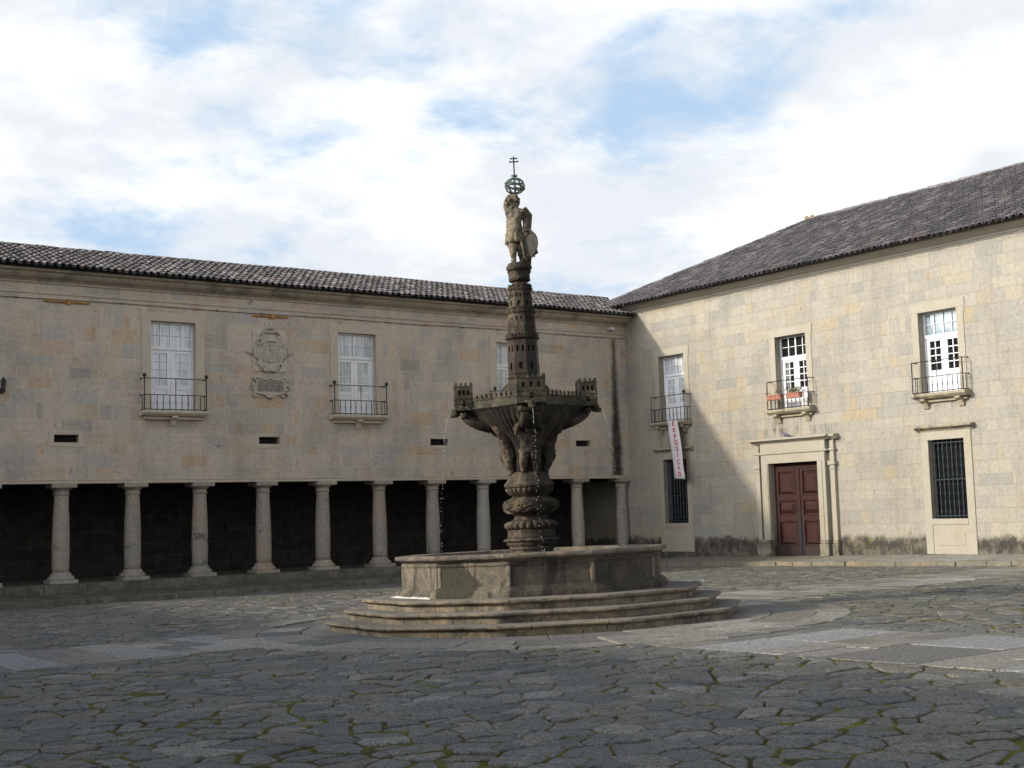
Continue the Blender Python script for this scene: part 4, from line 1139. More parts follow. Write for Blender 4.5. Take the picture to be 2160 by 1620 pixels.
for i in range(10):      # corner strips between the faces, their sunlit edges put in a paler colour
    v, p0_, p1_ = _V[i], (_V[i - 1] - _V[i]).normalized(), (_V[(i + 1) % 10] - _V[i]).normalized(); o_ = v.normalized()
    a_, c_ = v + p0_ * .034, v + p1_ * .034; pts_ = [a_ - o_ * .03, a_ + o_ * .008, v + p0_ * .016 + o_ * .012, v + p1_ * .016 + o_ * .012, c_ + o_ * .008, c_ - o_ * .03]
    b = MB(); b.loft([[(q.x, q.y, z) for q in pts_] for z in (zb + .165, .984)])
    fb(b, 'corner_strip', M['corner'], bs, bevel=.004)
b = MB()      # uneven white strip along the foot of the left front face
pa, pb = deca(2.39, 0, BASA, .0)[0], deca(2.39, 0, BASA, .0)[3]
n = 26; r0 = []; 
for k in range(n + 1):
    t = .02 + .93 * k / n; x = pa[0] + (pb[0] - pa[0]) * t; y = pa[1] + (pb[1] - pa[1]) * t; l = hypot(x, y); w = .02 + .03 * rng.random()
    r0.append([(x * (l - .05) / l, y * (l - .05) / l, zb + .004), (x * (l - .05) / l, y * (l - .05) / l, zb + .02 + .02 * rng.random()), (x * (l + w * .3) / l, y * (l + w * .3) / l, zb + .014), (x * (l + w) / l, y * (l + w) / l, zb + .004)])
b.loft(r0); o = fb(b, 'white_strip', M['offwhite'], bs); o['label'] = 'thin white strip'
b = MB(); b.loft([deca(1.985, 1.03, BASA)], cap0=False, cap1=True) if False else b.add(deca(1.985, 1.035, BASA), [tuple(range(20))])
wt = b.build('water', M['water']); wt.location = FT.location; wt.rotation_mode = 'QUATERNION'; wt.rotation_quaternion = FT.rotation_quaternion; struct(wt)

# pedestal
oct_ = lambda r, z, n=8, rot=pi / 8: [(*fpol(r, rot + 2 * pi * j / n), z) for j in range(n)]
b = MB()
b.loft([oct_(r, z) for r, z in ((.37, .6), (.37, 1.20), (.39, 1.205), (.40, 1.235), (.385, 1.25), (.42, 1.28), (.45, 1.30), (.44, 1.325), (.49, 1.345), (.50, 1.37), (.47, 1.385), (.42, 1.40))])
b.loft([oct_(r, z) for r, z in ((.42, 1.402), (.425, 1.42), (.415, 1.435), (.415, 1.505), (.43, 1.515), (.42, 1.53))])
fb(b, 'pedestal', M['carved'], bevel=.008)
def flute(n, amt): return lambda r, z, a: r * (1 + amt * (abs(cos(a * n / 2)) ** .6 - .7))
b = MB()
b.lathe([(.34, 1.532), (.40, 1.55), (.425, 1.59), (.42, 1.63), (.37, 1.665), (.30, 1.68)], 176, fn=flute(22, .17))
b.lathe([(.29, 1.68), (.27, 1.71), (.25, 1.74), (.265, 1.765), (.30, 1.775)], 32, fn=flute(10, .08))
fb(b, 'gadrooned_collar', M['carved'], smooth=True)
rb = random.Random(3); ph = [(rb.randint(3, 13), rb.uniform(8, 40), rb.uniform(0, 6), rb.uniform(.3, 1)) for _ in range(10)]
def carve(amt):
    def f(r, z, a):
        leaf = abs(sin(5 * a + 9 * sin(z * 11))) ** .5 - .6
        return r * (1 + amt * (sum(w * sin(n * a + k * z + p) for n, k, p, w in ph) / 3 + .9 * leaf + rb.uniform(-.5, .5)))
    return f
b = MB()
pb_ = [(.26, 1.776), (.33, 1.79), (.395, 1.83), (.42, 1.87), (.43, 1.91), (.425, 1.95), (.40, 1.99), (.35, 2.02), (.29, 2.04), (.27, 2.06)]
def dense(p, k=4):
    o = []
    for (a, c) in zip(p[:-1], p[1:]): o += [(a[0] + (c[0] - a[0]) * m / k, a[1] + (c[1] - a[1]) * m / k) for m in range(k)]
    return o + [p[-1]]
b.lathe(dense(pb_, 3), 110, fn=carve(.10))
fb(b, 'carved_bulb', M['carved'], smooth=True)
b = MB()
b.lathe([(.27, 2.062), (.29, 2.085), (.33, 2.11), (.37, 2.15), (.39, 2.19), (.385, 2.205)], 176, fn=flute(26, .14))
b.loft([oct_(r, z) for r, z in ((.40, 2.207), (.43, 2.22), (.445, 2.25), (.44, 2.275), (.42, 2.29), (.40, 2.31), (.36, 2.37), (.33, 2.44), (.27, 2.47))])
fb(b, 'ledge', M['carved'], bevel=.006)
# core and bowl
TA = [radians(5 + 90 * k) for k in range(4)]
def dia(a):            # 0 at bowl corners (towers), 1 midway
    return abs(sin(2 * (a - TA[0])))
def bowl_r(rc, rm, flu=0):
    def f(r, z, a):
        k = (a - TA[0]) % (pi / 2); k = min(k, pi / 2 - k)
        dr = rc / (cos(k) + sin(k) * (rc / rm * sqrt(2) - 1)) if rc != rm else rc
        return dr * (1 + flu * (abs(cos(a * 22)) - .5))
    return f
b = MB(); rings = []; n = 176
lev = [(2.42, .29, .28, 0), (2.75, .27, .26, 0), (2.90, .33, .30, .02), (3.02, .46, .39, .04), (3.13, .62, .50, .055), (3.24, .79, .61, .06), (3.34, .95, .70, .05), (3.43, 1.05, .74, .04), (3.475, 1.13, .785, .02), (3.50, 1.17, .81, 0)]
def bring(rc, rm, flu, z):
    f = bowl_r(rc, rm, flu); o = []
    for j in range(n):
        a = 2 * pi * j / n; o.append((*fpol(f(0, 0, a), a), z))
    return o
b.loft([bring(rc, rm, fl, z) for z, rc, rm, fl in lev], cap0=True, cap1=False)
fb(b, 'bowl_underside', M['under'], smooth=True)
b = MB()
b.loft([bring(1.17, .81, 0, 3.502), bring(1.20, .835, 0, 3.515), bring(1.20, .835, 0, 3.54), bring(1.175, .815, 0, 3.55), bring(1.165, .81, 0, 3.645), bring(1.18, .825, 0, 3.65), bring(1.18, .825, 0, 3.67), bring(1.08, .72, 0, 3.672), bring(1.08, .72, 0, 3.60)], cap0=False, cap1=True)
for q in range(4):       # merlons along each wall of the bowl
    A = Vector(fpol(1.165, TA[q])); B_ = Vector(fpol(1.165, TA[(q + 1) % 4]))
    d = (B_ - A).normalized(); nn = Vector((d.y, -d.x)); 
    if nn.dot(A + B_) < 0: nn = -nn
    m = 9
    for k in range(m):
        t = .235 + (.53) * k / (m - 1); P = A + (B_ - A) * t - nn * .035
        w, th = .026, .022
        cs = [P - d * w - nn * th, P + d * w - nn * th, P + d * w + nn * th, P - d * w + nn * th]
        zt = 3.735 + rng.uniform(-.008, .006)
        b.hexa([(c.x, c.y, 3.672) for c in cs], [(c.x, c.y, zt) for c in cs])
        tp = [P - d * w * .2, P + d * w * .2]
        b.add([(cs[0].x, cs[0].y, zt), (cs[1].x, cs[1].y, zt), (cs[2].x, cs[2].y, zt), (cs[3].x, cs[3].y, zt), (P.x, P.y, zt + .022)], [(0, 1, 4), (1, 2, 4), (2, 3, 4), (3, 0, 4)])
bowl = fb(b, 'castle_bowl', M['bowl'], bevel=.004)
def castle_tower(a):
    o_ = Vector((*fpol(1, a), 0)); t_ = Vector((*fpol(1, a + pi / 2), 0)); b = MB()
    W, D0_, D1_ = .245, .93, 1.245; z0, z1 = 3.505, 3.90
    def mk(org, du, dn):
        return lambda u, d, v: tuple(org + du * u + dn * d + Vector((0, 0, v)))
    faces = [(o_ * D1_, t_, o_, W, True), (o_ * D0_, t_, -o_, W, False), (o_ * (D0_ + D1_) / 2 + t_ * W, o_, t_, (D1_ - D0_) / 2, True), (o_ * (D0_ + D1_) / 2 - t_ * W, o_, -t_, (D1_ - D0_) / 2, True)]
    for org, du, dn, w, det in faces:
        hl = [(-w * .62, -w * .62 + .045, 3.755, 3.835), (-.022, .022, 3.755, 3.835), (w * .62 - .045, w * .62, 3.755, 3.835), (-.028, .028, 3.575, 3.66)]
        holewall(b, -w, w, z0, z1, hl, .035, mk(org, du, dn), back=1)
        for zz in (3.70, 3.62, z1): 
            b.hexa([tuple(org + du * s * (w + .008) + dn * e + Vector((0, 0, zz - .006))) for s, e in ((-1, .009), (1, .009), (1, -.02), (-1, -.02))], [tuple(org + du * s * (w + .008) + dn * e + Vector((0, 0, zz + .006))) for s, e in ((-1, .009), (1, .009), (1, -.02), (-1, -.02))])
        m = 6 if w > .2 else 4
        for k in range(m):
            u = -w + .03 + (2 * w - .06) * k / (m - 1); c = org + du * u - dn * .018; hw = .022; zt = z1 + .05
            q = [c - du * hw - dn * .018, c + du * hw - dn * .018, c + du * hw + dn * .018, c - du * hw + dn * .018]
            b.hexa([(p.x, p.y, z1 - .002) for p in q], [(p.x, p.y, zt) for p in q])
            b.add([(p.x, p.y, zt) for p in q] + [(c.x, c.y, zt + .02)], [(0, 1, 4), (1, 2, 4), (2, 3, 4), (3, 0, 4)])
    q = [o_ * D0_ - t_ * W, o_ * D1_ - t_ * W, o_ * D1_ + t_ * W, o_ * D0_ + t_ * W]
    b.add([(p.x, p.y, z1 - .01) for p in q], [(0, 1, 2, 3)]); b.add([(p.x, p.y, z0) for p in q], [(3, 2, 1, 0)])
    fb(b, 'tower', [M['bowl'], M['void']], bowl)
    # console scroll with water spout below
    c = MB()
    for s in (-1, 1):
        P = [o_ * r + Vector((0, 0, z)) + t_ * (s * .10) for r, z in ((.62, 3.20), (.80, 3.27), (.95, 3.33), (1.07, 3.40))]
        c.tube([tuple(p) for p in P], [.07, .085, .08, .06], 8)
    A = o_ * 1.08 + Vector((0, 0, 3.43)); c.tube([tuple(A - t_ * .22), tuple(A - t_ * .17), tuple(A - t_ * .05), tuple(A + t_ * .05), tuple(A + t_ * .17), tuple(A + t_ * .22)], [.035, .06, .045, .045, .06, .035], 8)
    A = o_ * .93 + Vector((0, 0, 3.325)); c.tube([tuple(A - t_ * .17), tuple(A - t_ * .12), tuple(A + t_ * .12), tuple(A + t_ * .17)], [.04, .075, .075, .04], 8)
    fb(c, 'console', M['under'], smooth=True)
    g = MB(); S = [o_ * r + Vector((0, 0, z)) for r, z in ((1.16, 3.50), (1.24, 3.475), (1.29, 3.45), (1.335, 3.44))]
    g.tube([tuple(p) for p in S], [.06, .07, .045, .03], 8); g.sphere(tuple(o_ * 1.255 + Vector((0, 0, 3.505))), .05, 8, 6)
    fb(g, 'spout', M['bowl'], smooth=True)
for a in TA: castle_tower(a)

# putti holding the bowl up
def putto(a):
    def P(r, t, z): p = fpol(r, a); q = fpol(t, a + pi / 2); return (p[0] + q[0], p[1] + q[1], z)
    J = [(P(.34, 0, 2.83), (.135, .125)), (P(.37, 0, 2.94), (.13, .125)), (P(.43, 0, 3.04), (.14, .115)), (P(.49, 0, 3.10), .062), (P(.545, .01, 3.15), .10), (P(.55, .01, 3.225), .085),
         (P(.33, .085, 2.76), .105), (P(.37, .10, 2.63), .082), (P(.31, .105, 2.52), .064), (P(.29, .10, 2.45), .044), (P(.36, .115, 2.42), .036),
         (P(.32, -.085, 2.76), .105), (P(.38, -.105, 2.65), .082), (P(.29, -.11, 2.55), .064), (P(.26, -.11, 2.48), .044), (P(.33, -.13, 2.45), .036),
         (P(.43, .165, 3.06), .07), (P(.50, .225, 3.12), .06), (P(.58, .17, 3.24), .05), (P(.62, .11, 3.29), .042),
         (P(.43, -.165, 3.06), .07), (P(.50, -.225, 3.12), .06), (P(.58, -.18, 3.24), .05), (P(.62, -.11, 3.29), .042)]
    E_ = [(0, 1), (1, 2), (2, 3), (3, 4), (4, 5), (0, 6), (6, 7), (7, 8), (8, 9), (9, 10), (0, 11), (11, 12), (12, 13), (13, 14), (14, 15), (2, 16), (16, 17), (17, 18), (18, 19), (2, 20), (20, 21), (21, 22), (22, 23)]
    o = up(skin('putto', J, E_, M['carved'], sub=3, rough=.045), .96); par(o, FT, local=True)
    c = MB()      # face, hair curls and loin cloth folds
    H = Vector(P(.535, .01, 3.215)); f = Vector((*fpol(1, a), -.25)).normalized(); s = Vector((*fpol(1, a + pi / 2), 0))
    u = Vector((0, 0, 1))
    c.sphere(tuple(H + f * .085 - u * .005), .016, 6, 4)
    for k in (-1, 1): c.sphere(tuple(H + f * .07 + s * k * .04 - u * .02), .024, 6, 4)
    for k in range(9):
        t = pi * k / 8; c.sphere(tuple(H + s * cos(t) * .085 + u * sin(t) * .075 + f * .02), .026, 6, 4)
    fb(c, 'hair', M['carved'], o, smooth=True); c = MB()
    c.tube([P(.33 + .10 * cos((k - 4) * .42), (k - 4) * .040, 2.79 + .025 * sin(k * 2.1)) for k in range(9)], [.035, .06, .05, .065, .055, .065, .05, .06, .035], 8)
    c.tube([P(.44, .03, 2.80), P(.455, .05, 2.72), P(.44, .04, 2.64)], [.04, .035, .015], 7)
    fb(c, 'loincloth', M['carved'], o, smooth=True)
for k, a in enumerate(TA): putto(a)

# stem of stacked castle storeys above the bowl
b = MB()
b.lathe(dense([(.18, 3.60), (.30, 3.62), (.38, 3.68), (.39, 3.76), (.36, 3.84), (.31, 3.90), (.25, 3.96), (.26, 4.0)], 3), 90, fn=carve(.08))
fb(b, 'leaf_carved_foot', M['rust'], smooth=True)
def tier(z0, z1, r0, r1, rc, wins, mat, base=None):
    b = MB()
    def pt(k, r, z): return Vector((*fpol(r, radians(12) + 2 * pi * k / 8), z))
    if base:
        b.loft([[tuple(pt(k, r, z)) for k in range(8)] for r, z in base])
    for k in range(8):
        A0, A1 = pt(k, r0, z0), pt(k + 1, r0, z0); B0, B1 = pt(k, r1, z1), pt(k + 1, r1, z1)
        nn = ((A0 + A1) / 2); nn = Vector((nn.x, nn.y, 0)).normalized()
        def mp(u, d, v, A0=A0, A1=A1, B0=B0, B1=B1, nn=nn):
            lo = A0 + (A1 - A0) * u; hi = B0 + (B1 - B0) * u; return tuple(lo + (hi - lo) * v + nn * d)
        hl = []
        for (v0, v1, us, uw) in wins:
            for uc in us: hl.append((uc - uw, uc + uw, v0, v1))
        holewall(b, 0, 1, 0, 1, hl, .03, mp, back=1)
    zc = z1
    b.loft([[tuple(pt(k, r, z)) for k in range(8)] for r, z in ((r1, zc - .012), (r1 + .015, zc), (rc - .008, zc + .012), (rc, zc + .028), (rc - .02, zc + .04))])
    for k in range(8):
        for m in range(4):
            A, B_ = pt(k, rc - .028, 0), pt(k + 1, rc - .028, 0); p = A + (B_ - A) * ((m + .5) / 4); d = (B_ - A).normalized(); nn = Vector((-d.y, d.x, 0)); w = (B_ - A).length / 4 * .32
            zt = zc + .04 + .055 + rng.uniform(-.008, .006)
            q = [p - d * w - nn * .012, p + d * w - nn * .012, p + d * w + nn * .012, p - d * w + nn * .012]
            b.hexa([(c.x, c.y, zc + .036) for c in q], [(c.x, c.y, zt) for c in q])
    return fb(b, 'castle_storey', [mat, M['void']])
tier(4.10, 4.66, .268, .258, .300, [(.10, .30, (.5,), .13), (.62, .80, (.28, .72), .09)], M['rust'], base=[(.26, 4.0), (.285, 4.015), (.29, 4.04), (.262, 4.05), (.262, 4.075), (.28, 4.085), (.272, 4.10)])
tier(4.68, 5.10, .245, .228, .262, [(.08, .2, (.5,), .10), (.70, .84, (.3, .7), .08)], M['tiertop'])
tier(5.12, 5.49, .212, .188, .222, [(.30, .5, (.5,), .12), (.66, .82, (.3, .7), .09)], M['tiertop'])
b = MB()
b.lathe([(.17, 5.50), (.13, 5.54), (.122, 5.60), (.125, 5.635), (.17, 5.645), (.185, 5.66)], 24)
b.lathe([(.165, 5.662), (.175, 5.68), (.17, 5.76), (.185, 5.80), (.20, 5.81), (.17, 5.82)], 40, fn=carve(.05))
b.lathe([(.17, 5.822), (.205, 5.84), (.218, 5.87), (.212, 5.905), (.185, 5.92), (.19, 5.935), (.17, 5.955)], 28)
fb(b, 'capital', M['carved'], smooth=False)
# statue: stone child with raised face, one hand on a shield, the other raised to the globe on its head
def S(l, d, z): p = fp(l, d); return (p[0], p[1], 5.95 + z * 1.085)
J = [(S(-.04, 0, .47), (.135, .12)), (S(-.055, .02, .58), (.14, .135)), (S(-.045, .01, .72), (.145, .115)), (S(-.025, 0, .80), (.12, .09)), (S(-.03, .01, .855), .055), (S(-.055, .03, .925), .10), (S(-.06, .03, 1.00), .108), (S(-.035, .0, 1.06), .08),
     (S(-.085, .03, .40), .095), (S(-.09, .07, .25), .072), (S(-.085, .04, .12), .058), (S(-.075, .03, .05), .042), (S(-.10, .13, .025), .034),
     (S(.02, -.01, .40), .09), (S(.03, .02, .25), .07), (S(.05, -.03, .13), .055), (S(.06, -.05, .05), .042), (S(.075, .05, .025), .034),
     (S(.10, 0, .80), .068), (S(.155, .0, .69), .058), (S(.14, .06, .56), .048), (S(.135, .10, .50), .036),
     (S(-.13, -.02, .82), .065), (S(-.17, -.03, .93), .052), (S(-.12, -.03, 1.04), .042), (S(-.06, -.02, 1.10), .034)]
E_ = [(0, 1), (1, 2), (2, 3), (3, 4), (4, 5), (5, 6), (6, 7), (0, 8), (8, 9), (9, 10), (10, 11), (11, 12), (0, 13), (13, 14), (14, 15), (15, 16), (16, 17), (3, 18), (18, 19), (19, 20), (20, 21), (3, 22), (22, 23), (23, 24), (24, 25)]
st = skin('statue', J, E_, M['statue'], sub=3, rough=.03); par(up(st), FT, local=True)
b = MB()       # face turned up and to the left, curly hair
Hc = Vector(S(-.06, .03, .975)); fdir = Vector((*fp(-.75, .55), .35)).normalized(); sd = fdir.cross(Vector((0, 0, 1))).normalized(); ud = sd.cross(fdir)
b.sphere(tuple(Hc + fdir * .12 - ud * .01), .026, 8, 6); b.sphere(tuple(Hc + fdir * .10 + ud * .04), .036, 8, 5)
for k in (-1, 1):
    b.sphere(tuple(Hc + fdir * .09 + sd * k * .055 - ud * .025), .038, 8, 5); b.sphere(tuple(Hc + sd * k * .115), .028, 6, 5)
b.sphere(tuple(Hc + fdir * .095 - ud * .075), .03, 8, 5)
rs = random.Random(8)
for k in range(30):
    v = Vector((rs.gauss(0, 1), rs.gauss(0, 1), rs.gauss(0, 1) + .6)).normalized()
    if v.dot(fdir) > .35: continue
    b.sphere(tuple(Hc + v * .112), rs.uniform(.026, .042), 7, 5)
fb(b, 'face_and_hair', M['statue'], st, smooth=True)
b = MB()       # kilt of hanging folds, mantle over the far shoulder
def fold(r, z, a): return r * (1 + .10 * sin(9 * a + z * 9) + .05 * sin(17 * a))
cN = fp(-.04, .0)
b.lathe([(.125, 6.30), (.165, 6.29), (.17, 6.35), (.155, 6.43), (.145, 6.47), (.12, 6.485)], 48, c=cN, fn=fold)
for k in range(4):
    t = .012 * k
    b.tube([S(.05 - t, .09 - k * .02, .80), S(.12 + t, .07, .81 + t), S(.185 + t, .03 - k * .02, .76), S(.20, -.02, .66 - t * 3), S(.16, -.09, .5)], [.02, .035, .045, .04, .03], 7)
b.tube([S(-.16, .03, .52), S(-.155, .06, .42), S(-.17, .03, .30), S(-.13, .05, .24)], [.03, .04, .035, .02], 7)
b.tube([S(.16, -.09, .62), S(.17, -.10, .35), S(.13, -.08, .0)], [.05, .075, .08], 8)
fb(b, 'drapery', M['statue'], st, smooth=True)
b = MB()
def shield(d0, d1, k0, k1, n=26):
    def ring(k, d):
        o = []
        for j in range(n):
            a = 2 * pi * j / n; x = .125 * k * cos(a) * (1 - .25 * max(0, -sin(a))); z = .175 * k * sin(a) * (1.0 if sin(a) > 0 else 1.15)
            o.append(S(.205 + x * .96 , .12 + d + x * .25, .285 + z))
        return o
    b.loft([ring(k0 * .96, d0), ring(k0, d0 + .02), ring(k0, d1), ring(k1, d1 + .012), ring(k1 * .93, d1 - .008), ring(.05, d1 + .004)])
shield(-.05, .02, 1.12, .93)
fb(b, 'shield', M['darkstatue'], st)
b = MB()
b.tube([S(.10, .09, .46), S(.17, .10, .50), S(.22, .08, .47), S(.23, .07, .42)], [.035, .05, .045, .03], 8)
b.tube([S(.03, .13, .38), S(.07, .14, .28), S(.09, .14, .17), S(.10, .14, .07), S(.15, .15, .04), S(.17, .14, .09), S(.15, .13, .12)], [.02, .025, .022, .022, .022, .02, .014], 7)
b.tube([S(.28, .10, .22), S(.30, .09, .14), S(.26, .10, .08)], [.03, .035, .02], 7)
for k in range(4): b.tube([S(.105 + k * .018, .14, .535), S(.103 + k * .02, .165, .50), S(.105 + k * .02, .16, .465)], [.012, .011, .008], 6)
b.tube([S(.10, .13, .53), S(.085, .15, .50), S(.09, .16, .475)], [.013, .012, .008], 6)
fb(b, 'scroll_support', M['statue'], st, smooth=True)
# armillary sphere and patriarchal cross
b = MB(); gc = S(-.005, 0, 1.225); rg = .165
def ringpts(r, nrm_, c, n=28):
    nrm_ = Vector(nrm_).normalized(); a = nrm_.orthogonal().normalized(); q = nrm_.cross(a)
    return [tuple(Vector(c) + (a * cos(2 * pi * k / n) + q * sin(2 * pi * k / n)) * r) for k in range(n + 1)]
sq_ = lambda P_: [(q[0], q[1], gc[2] + (q[2] - gc[2]) * .82) for q in P_]
for an in (0, 36, 72, 108, 144): b.tube(sq_(ringpts(rg, (cos(radians(an)), sin(radians(an)), .05), gc)), .0095, 5)
for zz, rr in ((0, 1), (.07, .85), (-.07, .85)): b.tube(ringpts(rg * rr, (.04, .02, 1), (gc[0], gc[1], gc[2] + zz)), .011, 5)
band_ = ringpts(rg * 1.03, (.35, -.2, 1), gc)
b.tube(sq_(band_), .019, 5)
b.tube([(gc[0], gc[1], gc[2] - .20), (gc[0], gc[1], gc[2] + .18)], .018, 6)
for k in range(5):
    a = k * 1.26; b.tube([(gc[0], gc[1], gc[2] + .15), (gc[0] + cos(a) * .045, gc[1] + sin(a) * .045, gc[2] + .185), (gc[0] + cos(a) * .06, gc[1] + sin(a) * .06, gc[2] + .165)], [.012, .014, .006], 5)
gl = fb(b, 'armillary_sphere', M['copper'])
b = MB(); z0 = gc[2] + .15
b.tube([(gc[0], gc[1], z0), (gc[0], gc[1], z0 + .36)], .0125, 6)
for zz, w in ((.27, .068), (.325, .05)):
    p, q = fp(-w, 0), fp(w, 0); b.tube([(gc[0] + p[0], gc[1] + p[1], z0 + zz), (gc[0] + q[0], gc[1] + q[1], z0 + zz)], .011, 6)
    for e in (p, q): b.sphere((gc[0] + e[0], gc[1] + e[1], z0 + zz), .016, 6, 4)
fb(b, 'cross', M['iron'], gl)

# falling water
def jet(a, label, spread=.0):
    rj = random.Random(int(a * 100)); b = MB(); v = .32 + spread
    def P(t):
        r = 1.305 + v * t; z = 3.49 - 4.9 * t * t; p = fpol(r, a); return Vector((p[0], p[1], z))
    b.tube([tuple(P(.03 * k)) for k in range(9)], [.0045, .0045, .004, .004, .004, .0035, .003, .003, .003], 6)
    t = .23
    while t < .70:
        p = P(t) + Vector((rj.gauss(0, .006 + .02 * t), rj.gauss(0, .006 + .02 * t), rj.gauss(0, .01))); s = rj.uniform(.0025, .0065)
        b.sphere(tuple(p), s, 6, 4, sc=(1, 1, rj.uniform(1, 2.6))); t += rj.uniform(.004, .014)
    c = P(.70)
    for k in range(22):
        e = rj.uniform(0, 6.28); l = abs(rj.gauss(0, .10)); hh = abs(rj.gauss(0, .06))
        q = Vector((c.x + cos(e) * l, c.y + sin(e) * l, 1.04 + hh))
        b.tube([(c.x + cos(e) * l * .6, c.y + sin(e) * l * .6, 1.035), tuple(q)], [.010, .004], 5)
    o = b.build('water_jet', M['jet'], smooth=True); o.location = FT.location; o.rotation_mode = 'QUATERNION'; o.rotation_quaternion = FT.rotation_quaternion
    tag(o, label, 'water jet', 'jets falling from the castle bowl')
jet(TA[0], 'thin water jet falling from the front spout before the pedestal')
jet(TA[1], 'scattered water drops falling from the right spout of the bowl', .05)
jet(TA[3], 'thin water jet arcing from the left spout of the bowl', .03)

b = MB(); p = fpol(2.80, radians(90)); b.lathe([(.028, 0), (.04, .01), (.045, .03), (.03, .05), (.012, .058)], 9, p, fn=lambda r, z, a: r * (1 + .25 * sin(3 * a + z * 60)))
o = b.build('litter', M['offwhite']); o.location = (FC[0], FC[1], FZ + 3 * h + TL * (.0075 * p[0] - .0148 * p[1])); tag(o, 'tiny white scrap lying on the right edge of the fountain step', 'litter')

# ------------------------------------------------------------------ sun, sky, camera
SD = Vector((2.4, -.82, -1)).normalized()
sl = bpy.data.lights.new('sun', 'SUN'); sl.energy = 3.7; sl.angle = radians(1.8); sl.color = (1, .90, .74)
so = bpy.data.objects.new('sun', sl); COL.objects.link(so); so.rotation_mode = 'QUATERNION'; so.rotation_quaternion = SD.to_track_quat('-Z', 'Y'); so.location = (-60, 20, 40)
w = bpy.data.worlds.new('World'); scn.world = w; w.use_nodes = True; w.node_tree.nodes.clear()
t = NT('w', w.node_tree)
sky = t.n('ShaderNodeTexSky', sky_type='NISHITA'); sky.sun_disc = False
sky.sun_elevation = math.asin(-SD.z); sky.sun_rotation = atan2(-SD.x, -SD.y); sky.air_density = 1.0; sky.dust_density = .6; sky.ozone_density = 1.5
dv = t.vm('NORMALIZE', t.n('ShaderNodeTexCoord').outputs['Generated'])
dx, dy, dz = t.sep(dv)[0:3]
cp, ra = None, None
yaw, pit, rol, F = 0.6188293, 0.0980457, -0.0285290, 2793.369
fw = Vector((sin(yaw) * cos(pit), cos(yaw) * cos(pit), sin(pit))); rr = Vector((cos(yaw), -sin(yaw), 0)); uu = rr.cross(fw)
r2 = rr * cos(rol) + uu * sin(rol); u2 = -rr * sin(rol) + uu * cos(rol)
zz = t.m('ADD', t.m('MAXIMUM', dz, 0), .22)
pl = t.xyz(t.m('DIVIDE', dx, zz), t.m('DIVIDE', dy, zz), 0)
n1 = t.noise(t.vm('ADD', pl, (3.7, 1.2, .4)), 1.5, 9, .56, .15)
n2 = t.noise(t.vm('ADD', pl, (9.1, 4.4, 2.4)), 4.5, 7, .6, .2)
cov = t.m('ADD', t.m('MULTIPLY_ADD', n1, 1.0, -.19), t.m('MULTIPLY_ADD', n2, .95, -.25))
# clear gaps and cloud banks of this day's sky, placed by compass direction and height
def bump(az_el, s, amp):
    d_ = (fw + r2 * ((az_el[0] - 1080) / F) - u2 * ((az_el[1] - 810) / F)).normalized()
    v = t.vm('SUBTRACT', dv, tuple(d_))
    q = t.vm('LENGTH', t.vm('MULTIPLY', v, (1 / s[0], 1 / s[0], 1 / s[1])))
    return t.m('MULTIPLY', t.ss(q, 0, 1, 1, 0), amp)
for a, s_, amp in (((1480, 190), (.15, .085), -.20), ((1640, 265), (.075, .04), -.10), ((1300, 60), (.12, .035), -.10), ((400, 85), (.11, .03), -.11), ((270, 350), (.07, .03), -.10), ((1400, 530), (.12, .035), -.14), ((1800, 10), (.16, .02), -.10), ((600, 300), (.10, .02), -.08), ((100, 200), (.14, .10), .16), ((700, 220), (.18, .07), .14), ((1950, 220), (.10, .10), .16), ((900, 470), (.35, .06), .12)):
    cov = t.m('ADD', cov, bump(a, s_, amp))
sg = t.vm('DOT_PRODUCT', dv, tuple(-SD))
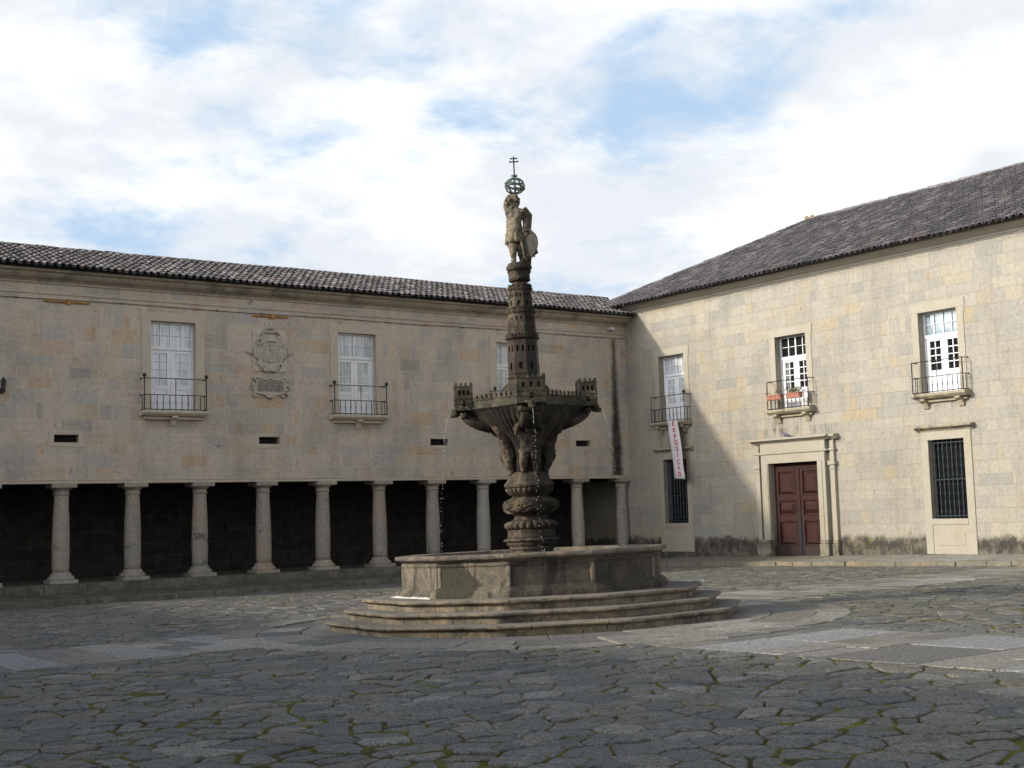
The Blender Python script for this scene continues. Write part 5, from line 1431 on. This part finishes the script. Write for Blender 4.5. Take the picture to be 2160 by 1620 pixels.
# the cloud bank stands over the two wings; the unseen sky is shaped for its light
hd = t.vm('DOT_PRODUCT', dv, tuple((fw + Vector((0, 0, .16))).normalized()))
cov = t.m('SUBTRACT', cov, t.ss(dz, .40, .62, 0, .5))
cov = t.m('ADD', cov, t.m('MULTIPLY', t.ss(hd, .80, .50, 0, .12), t.ss(dz, .5, .35)))
cov = t.m('ADD', cov, t.ss(sg, .72, .95, 0, .25))
cov = t.m('ADD', cov, .035)
mask = t.ss(cov, .29, .62)
shade = t.noise(t.vm('ADD', pl, (1.3, 7.7, 5.1)), 2.6, 7, .6)
K = 12.5
ccol = t.mix(t.ss(shade, .38, .60), (K * .63, K * .66, K * .70), (K * .82, K * .825, K * .83))
# extra glow on unseen clouds round the sun and behind, added for fill light
glow = t.m('ADD', t.ss(sg, .45, 1.0, 1.0, 1.9), t.m('MULTIPLY', t.m('POWER', t.m('MAXIMUM', sg, 0), 10), 9))
glow = t.m('ADD', glow, t.ss(hd, .80, .3, 0, .35))
ccol = t.vm('SCALE', ccol, None, glow)
skc = t.vm('SCALE', sky.outputs[0], None, 1.0)
blue = t.mix(.85, skc, t.mix(t.ss(dz, .36, .6), (5.0, 6.9, 9.2), (1.4, 1.8, 2.5)))
col = t.mix(mask, blue, ccol)
bg = t.n('ShaderNodeBackground'); t.set(bg.inputs[0], col); bg.inputs[1].default_value = .1
ow = t.n('ShaderNodeOutputWorld'); t.t.links.new(bg.outputs[0], ow.inputs[0])

cd = bpy.data.cameras.new('camera'); cam = bpy.data.objects.new('camera', cd); COL.objects.link(cam)
cd.sensor_width = 36; cd.lens = 36 * F / 2160; cd.clip_end = 2000; cd.clip_start = .05
mt = Matrix((( r2.x, u2.x, -fw.x, -32.43839), (r2.y, u2.y, -fw.y, -38.09708), (r2.z, u2.z, -fw.z, 1.7), (0, 0, 0, 1)))
cam.matrix_world = mt
scn.camera = cam
scn.view_settings.view_transform = 'Standard'; scn.view_settings.look = 'None'; scn.view_settings.exposure = .1; scn.view_settings.gamma = 1
scn.cycles.max_bounces = 6; scn.cycles.diffuse_bounces = 4; scn.cycles.glossy_bounces = 3; scn.cycles.transmission_bounces = 4
